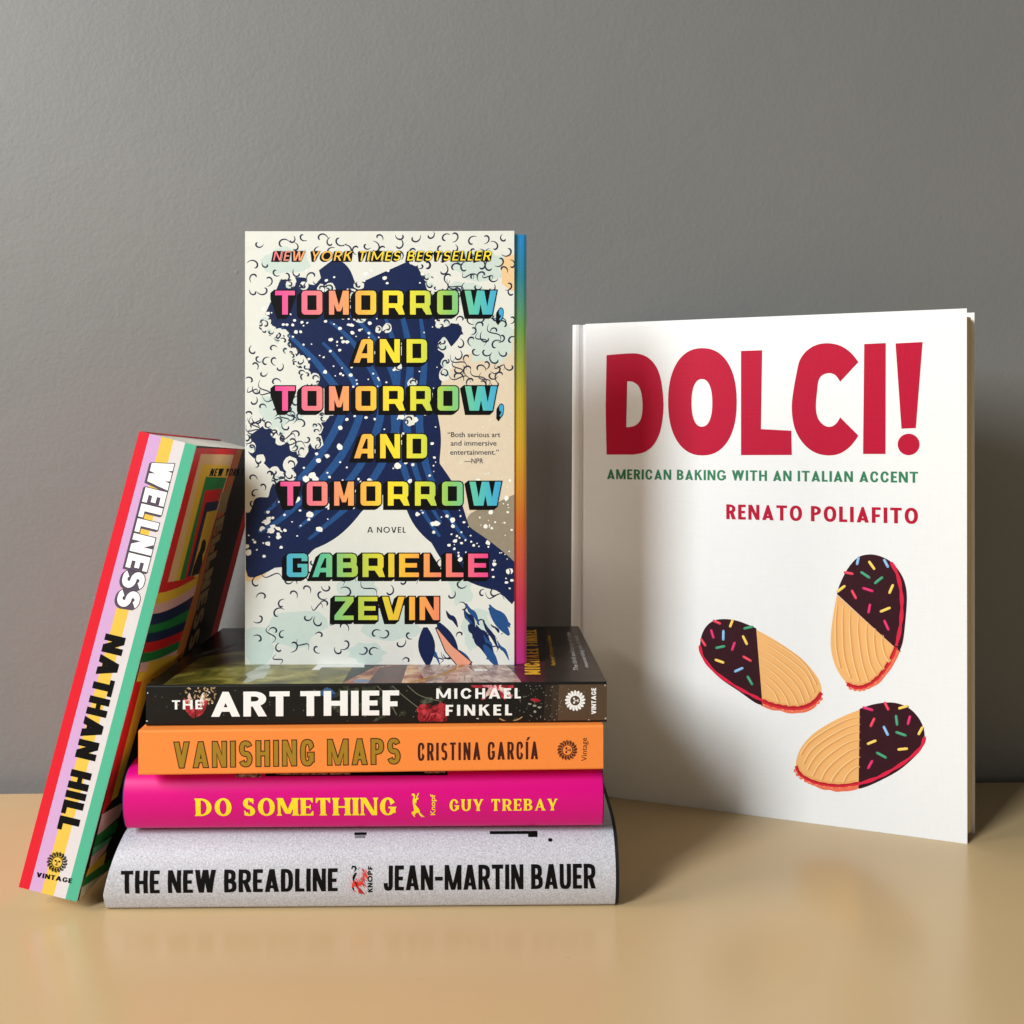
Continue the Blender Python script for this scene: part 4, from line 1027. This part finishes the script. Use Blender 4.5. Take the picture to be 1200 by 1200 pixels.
nt = LIN.node_tree; b = nt.nodes['Principled BSDF']; b.inputs['Roughness'].default_value = .45; b.inputs['Specular IOR Level'].default_value = .35
def linen(nt, b, col):
    tc = nt.nodes.new('ShaderNodeTexCoord'); hs = []
    for sc in ((260, 260, 3200), (3200, 3200, 260)):
        mp = nt.nodes.new('ShaderNodeMapping'); mp.inputs['Scale'].default_value = sc; nz = nt.nodes.new('ShaderNodeTexNoise'); nz.inputs['Scale'].default_value = .35; nz.inputs['Detail'].default_value = 2
        nt.links.new(tc.outputs['Object'], mp.inputs[0]); nt.links.new(mp.outputs[0], nz.inputs['Vector']); hs.append(nz)
    ad = nt.nodes.new('ShaderNodeMath'); ad.operation = 'ADD'; nt.links.new(hs[0].outputs['Fac'], ad.inputs[0]); nt.links.new(hs[1].outputs['Fac'], ad.inputs[1])
    bp = nt.nodes.new('ShaderNodeBump'); bp.inputs['Strength'].default_value = .16; bp.inputs['Distance'].default_value = .00035
    nt.links.new(ad.outputs[0], bp.inputs['Height']); nt.links.new(bp.outputs[0], b.inputs['Normal'])
    mr = nt.nodes.new('ShaderNodeMapRange'); mr.inputs[1].default_value = .6; mr.inputs[2].default_value = 1.4; mr.inputs[3].default_value = .98; mr.inputs[4].default_value = 1.015
    nt.links.new(ad.outputs[0], mr.inputs[0])
    mx = nt.nodes.new('ShaderNodeMix'); mx.data_type = 'RGBA'; mx.blend_type = 'MULTIPLY'; mx.inputs[0].default_value = 1; mx.inputs[6].default_value = lin(col)
    nt.links.new(mr.outputs[0], mx.inputs[7]); nt.links.new(mx.outputs[2], b.inputs['Base Color'])
linen(nt, b, (235, 236, 236))
D_RED = bpy.data.materials.new('red_cover_ink'); D_RED.use_nodes = True
linen(D_RED.node_tree, D_RED.node_tree.nodes['Principled BSDF'], (182, 16, 52)); D_RED.node_tree.nodes['Principled BSDF'].inputs['Roughness'].default_value = .5; D_RED.node_tree.nodes['Principled BSDF'].inputs['Specular IOR Level'].default_value = .15
D_GRN = mat('green_cover_ink', (46, 124, 86), .45, .04)
HW = 5.2; HJ = 8.4                                   # spine roll width, hinge end
def soft(pts, lim=48):
    """round a traced outline but keep its true corners"""
    n = len(pts); cs = []
    for i in range(n):
        a, b, c = pts[i-1], pts[i], pts[(i+1) % n]
        t = abs(math.degrees(math.atan2(c[1]-b[1], c[0]-b[0])-math.atan2(b[1]-a[1], b[0]-a[0]))) % 360
        if min(t, 360-t) > lim: cs.append(i)
    if not cs: return smooth(pts, 4, True)
    out = []
    for k, i in enumerate(cs):
        j = cs[(k+1) % len(cs)]; seg = [pts[(i+q) % n] for q in range(((j-i) % n or n)+1)]
        out += smooth(seg, 4)[:-1] if len(seg) > 2 else [seg[0]]
    return out
def cookie(fr, ox, oy, k, choc, bis, jamc, jamb, waf, ridges, spr, cut):
    m_ch = mat('print_chocolate', (52, 18, 28), .5, .25, 120, spec=.15); m_bi = mat('print_biscuit', (238, 180, 112), .45, .06, 90); m_rd = mat('print_ridge_light', (248, 206, 148), .45, .03); m_rs = mat('print_ridge_tan', (218, 152, 88), .45, .03)
    m_j = mat('print_jam_red', (212, 38, 50), .45, .08, 300); m_w = mat('print_wafer_coral', (232, 112, 82), .45, .12, 400); m_jp = mat('print_jam_pink', (216, 30, 66), .45, .05)
    G = lambda p: fr.pxs(p, ox, oy, k)
    o = [(m_w, G(soft(waf, 75))), (m_ch, G(soft(choc))), (m_bi, G(soft(bis)))]
    n = len(waf)
    bx = sum(p[0] for p in bis)/len(bis); by = sum(p[1] for p in bis)/len(bis)
    m_w2 = mat('print_wafer_light', (244, 150, 112), .45, .1, 400); m_bs = mat('print_biscuit_edge', (226, 162, 96), .45, .05)
    for q, w in jamb:
        sq = smooth(q, 8); acc = 0; k_ = 0
        for i in range(1, len(sq)):
            acc += math.hypot(sq[i][0]-sq[i-1][0], sq[i][1]-sq[i-1][1])
            if acc > 27 and i < len(sq)-4:
                acc = 0; k_ += 1; d = Vector((sq[i][0]-bx, sq[i][1]-by)).normalized()
                c = (sq[i][0]+d.x*w*.62, sq[i][1]+d.y*w*.62)
                o.append((m_w, G(sup(c[0], c[1], 17, 15, 2, k=14))))
                if k_ % 2: o.append((m_w2, G(sup(c[0]-2, c[1]+1, 8, 6, 2, k=10))))
        o.append((m_j, G(band(sq, [w*(.82+.3*abs(math.sin(i*.62))) for i in range(len(sq))]))))
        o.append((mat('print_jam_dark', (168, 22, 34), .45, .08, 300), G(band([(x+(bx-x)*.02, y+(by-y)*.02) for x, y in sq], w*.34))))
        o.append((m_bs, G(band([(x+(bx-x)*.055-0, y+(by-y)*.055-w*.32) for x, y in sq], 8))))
    q, w = jamc; sq = smooth(q, 6); o.append((m_jp, G(band(sq, [w*(.55+.45*abs(math.sin(i*.55))) for i in range(len(sq))]))))
    for q in ridges:
        sq = smooth(q, 5); nn = len(sq)
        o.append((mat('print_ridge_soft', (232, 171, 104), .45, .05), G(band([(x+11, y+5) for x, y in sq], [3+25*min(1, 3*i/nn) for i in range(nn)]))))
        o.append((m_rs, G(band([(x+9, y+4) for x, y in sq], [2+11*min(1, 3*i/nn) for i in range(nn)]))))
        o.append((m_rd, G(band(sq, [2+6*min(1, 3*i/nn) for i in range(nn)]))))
    cols = dict(r=(226, 62, 84), p=(214, 40, 104), y=(244, 200, 92), g=(62, 150, 112), b=(132, 178, 222))
    for x0, y0, x1, y1, c in spr:
        d = Vector((x1-x0, y1-y0)); L = d.length; d.normalize(); w = cut
        def cap(w, sh):
            return [(x0+sh[0]+d.x*(t*L)-d.y*s*w, y0+sh[1]+d.y*(t*L)+d.x*s*w) for t, s in ((0, .5), (.08, .9), (.2, 1), (.8, 1), (.92, .9), (1, .5), (1, -.5), (.92, -.9), (.8, -1), (.2, -1), (.08, -.9), (0, -.5))]
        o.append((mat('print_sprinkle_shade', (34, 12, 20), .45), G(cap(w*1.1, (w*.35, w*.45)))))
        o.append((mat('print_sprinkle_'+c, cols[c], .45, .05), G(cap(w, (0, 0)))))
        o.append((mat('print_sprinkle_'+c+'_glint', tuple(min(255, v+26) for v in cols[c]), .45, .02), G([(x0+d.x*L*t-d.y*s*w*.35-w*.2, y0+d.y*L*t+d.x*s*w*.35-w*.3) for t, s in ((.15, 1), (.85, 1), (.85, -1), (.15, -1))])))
    return o
spr1 = [(235, 180, 298, 208, 'r'), (392, 172, 368, 235, 'y'), (475, 245, 550, 228, 'g'), (220, 250, 242, 322, 'p'), (318, 255, 316, 338, 'b'), (140, 322, 180, 382, 'r'), (255, 397, 332, 381, 'g'), (408, 348, 383, 418, 'p'), (468, 298, 504, 372, 'y'), (250, 486, 324, 512, 'y'), (468, 460, 538, 500, 'r'), (402, 582, 474, 550, 'b'), (504, 614, 546, 686, 'g')]
rid1 = [[(580, 290), (700, 350), (850, 440), (960, 540), (1040, 680)], [(585, 340), (680, 385), (850, 500), (960, 600), (1025, 740)], [(588, 400), (680, 445), (820, 550), (930, 660), (990, 790)], [(592, 460), (670, 500), (800, 600), (900, 710), (950, 830)], [(598, 520), (680, 570), (780, 660), (860, 760), (900, 845)], [(604, 580), (680, 640), (750, 710), (800, 780), (825, 845)], [(610, 645), (670, 700), (715, 750), (745, 820)]]
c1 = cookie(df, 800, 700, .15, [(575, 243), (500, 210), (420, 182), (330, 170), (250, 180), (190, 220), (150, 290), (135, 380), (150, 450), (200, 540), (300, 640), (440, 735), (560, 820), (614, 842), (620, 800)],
            [(575, 255), (680, 310), (800, 385), (930, 480), (1020, 580), (1070, 660), (1085, 740), (1060, 800), (1000, 840), (900, 855), (800, 850), (700, 825), (620, 795)], ([(132, 375), (160, 470), (260, 590), (420, 700), (540, 765), (622, 805)], 26),
            [([(620, 808), (700, 840), (790, 858), (880, 866), (970, 850), (1040, 806), (1084, 745)], 34)], [(617, 800), (617, 845), (700, 882), (760, 885), (800, 900), (850, 908), (905, 904), (950, 900), (990, 886), (1030, 862), (1050, 830), (1074, 780), (1086, 735), (1000, 700)], rid1, spr1, 10)
spr3 = [(605, 192, 690, 216, 'p'), (776, 150, 810, 216, 'r'), (884, 202, 962, 180, 'y'), (700, 274, 666, 346, 'r'), (866, 252, 876, 336, 'g'), (978, 256, 958, 330, 'p'), (768, 338, 806, 414, 'b'), (862, 384, 948, 414, 'g'), (1076, 342, 1040, 408, 'y'), (640, 480, 714, 450, 'y'), (878, 522, 960, 514, 'y'), (712, 544, 794, 588, 'g'), (684, 604, 646, 674, 'p')]
rid3 = [[(578, 262), (450, 300), (300, 380), (180, 470), (120, 560)], [(578, 320), (460, 355), (310, 440), (200, 530), (140, 630)], [(578, 380), (470, 410), (330, 490), (230, 580), (170, 680)], [(578, 440), (480, 470), (370, 540), (270, 630), (210, 730)], [(578, 505), (500, 530), (400, 600), (320, 680), (280, 755)], [(578, 575), (520, 600), (440, 660), (380, 730), (360, 770)], [(576, 650), (530, 670), (480, 720), (450, 780)]]
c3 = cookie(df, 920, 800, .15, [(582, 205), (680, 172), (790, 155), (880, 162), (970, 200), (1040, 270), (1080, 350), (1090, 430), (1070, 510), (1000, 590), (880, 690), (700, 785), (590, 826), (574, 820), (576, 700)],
            [(582, 212), (480, 252), (360, 310), (220, 400), (130, 500), (95, 580), (85, 650), (120, 715), (200, 760), (300, 790), (430, 800), (575, 775)], ([(1092, 420), (1060, 505), (960, 600), (820, 690), (700, 750), (575, 790)], 30),
            [([(86, 650), (120, 715), (210, 768), (320, 795), (440, 804), (576, 785)], 26)], [(84, 640), (110, 710), (160, 768), (230, 806), (300, 836), (350, 838), (400, 852), (450, 848), (500, 846), (575, 824), (577, 760), (300, 700)], rid3, spr3, 10.5)
spr2 = [(308, 84, 294, 148, 'b'), (386, 116, 434, 184, 'y'), (504, 100, 540, 168, 'b'), (192, 204, 268, 218, 'r'), (322, 200, 398, 250, 'g'), (498, 240, 430, 294, 'g'), (136, 360, 204, 308, 'y'), (578, 298, 546, 372, 'y'), (336, 326, 424, 354, 'p'), (252, 342, 290, 414, 'r'), (398, 450, 384, 526, 'p'), (474, 514, 558, 480, 'y'), (506, 576, 544, 660, 'p')]
rid2 = [[(140, 420), (125, 600), (130, 800), (160, 950)], [(185, 455), (178, 600), (190, 850), (240, 1030)], [(240, 490), (235, 640), (260, 880), (310, 1060)], [(305, 540), (300, 680), (330, 900), (380, 1060)], [(370, 590), (365, 720), (390, 900), (440, 1010)], [(430, 640), (425, 740), (445, 880), (490, 960)], [(490, 690), (490, 770), (510, 850), (540, 900)]]
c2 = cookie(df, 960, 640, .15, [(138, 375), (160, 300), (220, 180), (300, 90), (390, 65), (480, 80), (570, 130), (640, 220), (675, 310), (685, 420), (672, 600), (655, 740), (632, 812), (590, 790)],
            [(139, 380), (112, 520), (92, 680), (92, 800), (120, 920), (180, 1030), (250, 1085), (330, 1100), (400, 1075), (480, 1000), (540, 910), (591, 792)], ([(560, 125), (610, 220), (640, 360), (645, 500), (632, 640), (602, 780)], 32),
            [([(215, 1078), (290, 1102), (350, 1096), (420, 1058), (490, 990), (550, 900), (600, 790)], 30)], [(200, 1060), (250, 1108), (320, 1122), (380, 1116), (420, 1098), (470, 1070), (520, 1010), (560, 960), (595, 900), (620, 850), (632, 806), (590, 780), (400, 1000)], rid2, spr2, 10.5)
fcv = painted_board('front_cover', r, df, DWid-HJ, DH, 2.8, LIN, [], LIN, WHITE_IN, u0=HJ, grid=30)
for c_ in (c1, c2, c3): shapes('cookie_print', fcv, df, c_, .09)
rot1 = lambda p: df.px(650+p[0]*.20833, 350+p[1]*.20833)
rot2 = lambda p: df.px(880+p[0]*.23333, 350+p[1]*.23333)
D_o = smooth([(292, 318), (400, 309), (470, 310), (530, 335), (575, 390), (600, 470), (612, 590), (605, 690), (585, 770), (550, 830), (500, 865), (440, 877)], 5)+[(292, 877), (288, 700), (287, 600)]
D_i = [(408, 465)]+smooth([(415, 465), (440, 468), (470, 490), (487, 530), (494, 590), (491, 650), (478, 690), (450, 715), (415, 723)], 4)+[(402, 723)]
C_o = smooth([(540, 318), (500, 270), (450, 237), (390, 224), (330, 232), (280, 262), (245, 310), (228, 380), (212, 470), (205, 545), (212, 620), (232, 680), (270, 735), (320, 772), (380, 787), (440, 780), (490, 750), (525, 710), (539, 687)], 4)+smooth([(448, 596), (430, 625), (405, 642), (375, 640), (345, 615), (330, 580), (326, 535), (332, 465), (340, 410), (360, 383), (395, 374), (425, 385), (448, 417)], 4)
dops = [(D_RED, [rot1(p) for p in D_o]), (None, [rot1(p) for p in D_i]), (D_RED, [rot1(p) for p in sup(831, 580, 193, 302, 2.25, k=56)]), (None, [rot1(p) for p in sup(828, 586, 58.5, 134, 2.3, k=44)]),
        (D_RED, [rot1((1048, 294)), rot1((1167, 290)), rot2((50, 655)), rot2((203, 663)), rot2((205, 785)), rot1((1048, 880))]), (D_RED, [rot2(p) for p in C_o]),
        (D_RED, [rot2(p) for p in ((569, 228), (677, 223), (676, 780), (563, 780))]), (D_RED, [rot2(p) for p in ((726, 225), (862, 218), (828, 650), (756, 653))]), (D_RED, [rot2(p) for p in sup(792, 732, 55, 54, 2, k=36)])]
shapes('title_lettering', fcv, df, dops, .09, [((HJ, 4*k), (DWid, 4*k)) for k in range(40, 70)]+[((5*k, 150), (5*k, 270)) for k in range(1, 43)])
DEC = dict(t=.185, h=.165, w=.86, n=2.2, track=.125, space=.34, apex=.06, bar=.13, mv=.02, W=dict(E=.44, L=.44, T=.6, C=.62, R=.54, B=.55, K=.6, M=.82, N=.64, A=.66, G=.72, W=.98, H=.62))
text('subtitle_lettering', fcv, df, [('AMERICAN BAKING WITH AN ITALIAN ACCENT', (711.4, 561.4), (1076, 565.8), (711.4, 549.8))], DEC, [(0, None, D_GRN)])
text('author_lettering', fcv, df, [('RENATO POLIAFITO', (851, 608.4), (1075.8, 614), (851, 591))], dict(DEC, t=.2, h=.175, track=.15), [(0, None, D_RED)])
# spine roll with hinge groove
pr = [(HJ+.2, -.9), (HJ-.5, -1.7), (HW+1.2, -1.8), (HW+.3, -.9), (HW-.8, .1), (HW-2.5, .45), (1.4, .3), (.3, -.6), (0, -2)]+[(0, -16.5), (.3, -17.6), (1.4, -18.4), (HJ, -18.6), (HJ, -16.6), (2.6, -15.8), (2.4, -3.2), (HJ+.2, -2.7)]
mb = MB(); n = len(pr)
V = [df.at(u, 0.0, o_) for u, o_ in pr]+[df.at(u, DH-.3, o_) for u, o_ in pr]
mb.add(V, [(i, (i+1) % n, n+(i+1) % n, n+i)[::-1] for i in range(n)], LIN); mb.add(V, [tuple(range(n)), tuple(range(n, 2*n))[::-1]], LIN)
mb.make('spine', r)
SK = 4.6
mb = MB(); mb.box(df.at(HJ+SK*.6, 0, -18.6), du*(DWid-HJ+SK*.4), dv*(DH-.2), dn*2.6, LIN); mb.make('back_cover', r)
V = []; pts = [(4, -3.0), (DWid-1.6, -3.0), (DWid-.4, -5), (DWid+1.6, -9), (DWid+2.6, -12), (DWid+2.8, -15.8), (4, -15.8)]; n = len(pts)
V = [df.at(u, 3, o_) for u, o_ in pts]+[df.at(u, DH-3.5, o_) for u, o_ in pts]
PG3 = ramp_mat('page_edges_tan', 0, -1000, 1000, [(0, (216, 192, 150)), (1, (216, 192, 150))], .8, 2200, 0)
mb = MB(); mb.add(V, [(i, (i+1) % n, n+(i+1) % n, n+i)[::-1] for i in range(n)], PG3); mb.add(V, [tuple(range(n)), tuple(range(n, 2*n))[::-1]], PG3)
mb.make('page_block', r)

# ------------------------------------------------------------------ light, camera
def area_light(name, loc, target, sx, sy, power, col):
    l = bpy.data.lights.new(name, 'AREA'); l.shape = 'RECTANGLE'; l.size = sx; l.size_y = sy; l.energy = power; l.color = col
    o = bpy.data.objects.new(name, l); C.objects.link(o); o.location = loc
    o.rotation_euler = (Vector(target)-Vector(loc)).to_track_quat('-Z', 'Y').to_euler()
    return o
area_light('window_light', (-1.34, -1.0, 1.2), (0, .5, .12), .52, .95, 59, (.905, .96, 1))
area_light('side_window_light', (-2.2, .03, 1.3), (0, .55, .15), .9, 1.0, 38, (1, .9, .74))
area_light('right_fill_light', (1.3, -.6, .35), (-.15, .5, .15), .6, .6, 3.0, (1, .9, .76))  # unseen fill added at the right to lift the leaning book's dark front cover
area_light('ceiling_light', (.1, .0, 2.3), (.05, .5, 0), 1.6, 1.6, .4, (1, .93, .84))
wd = bpy.data.worlds.new('World'); bpy.context.scene.world = wd; wd.use_nodes = True
wd.node_tree.nodes['Background'].inputs[0].default_value = (1, .93, .84, 1); wd.node_tree.nodes['Background'].inputs[1].default_value = .006

cam = bpy.data.cameras.new('camera'); co = bpy.data.objects.new('camera', cam); C.objects.link(co)
co.location = (0, 0, HC*.001); co.rotation_euler = (math.pi/2, 0, 0)
cam.sensor_width = 36; cam.lens = FPX/1200*36; cam.shift_y = -(600-CY)/1200; cam.clip_start = .02; cam.clip_end = 50
sc = bpy.context.scene; sc.camera = co
sc.view_settings.view_transform = 'Standard'; sc.view_settings.look = 'None'; sc.view_settings.gamma = 1; sc.view_settings.exposure = 0; sc.view_settings.use_curve_mapping = False
for o in list(bpy.data.objects):
    if 'org' in o: del o['org']
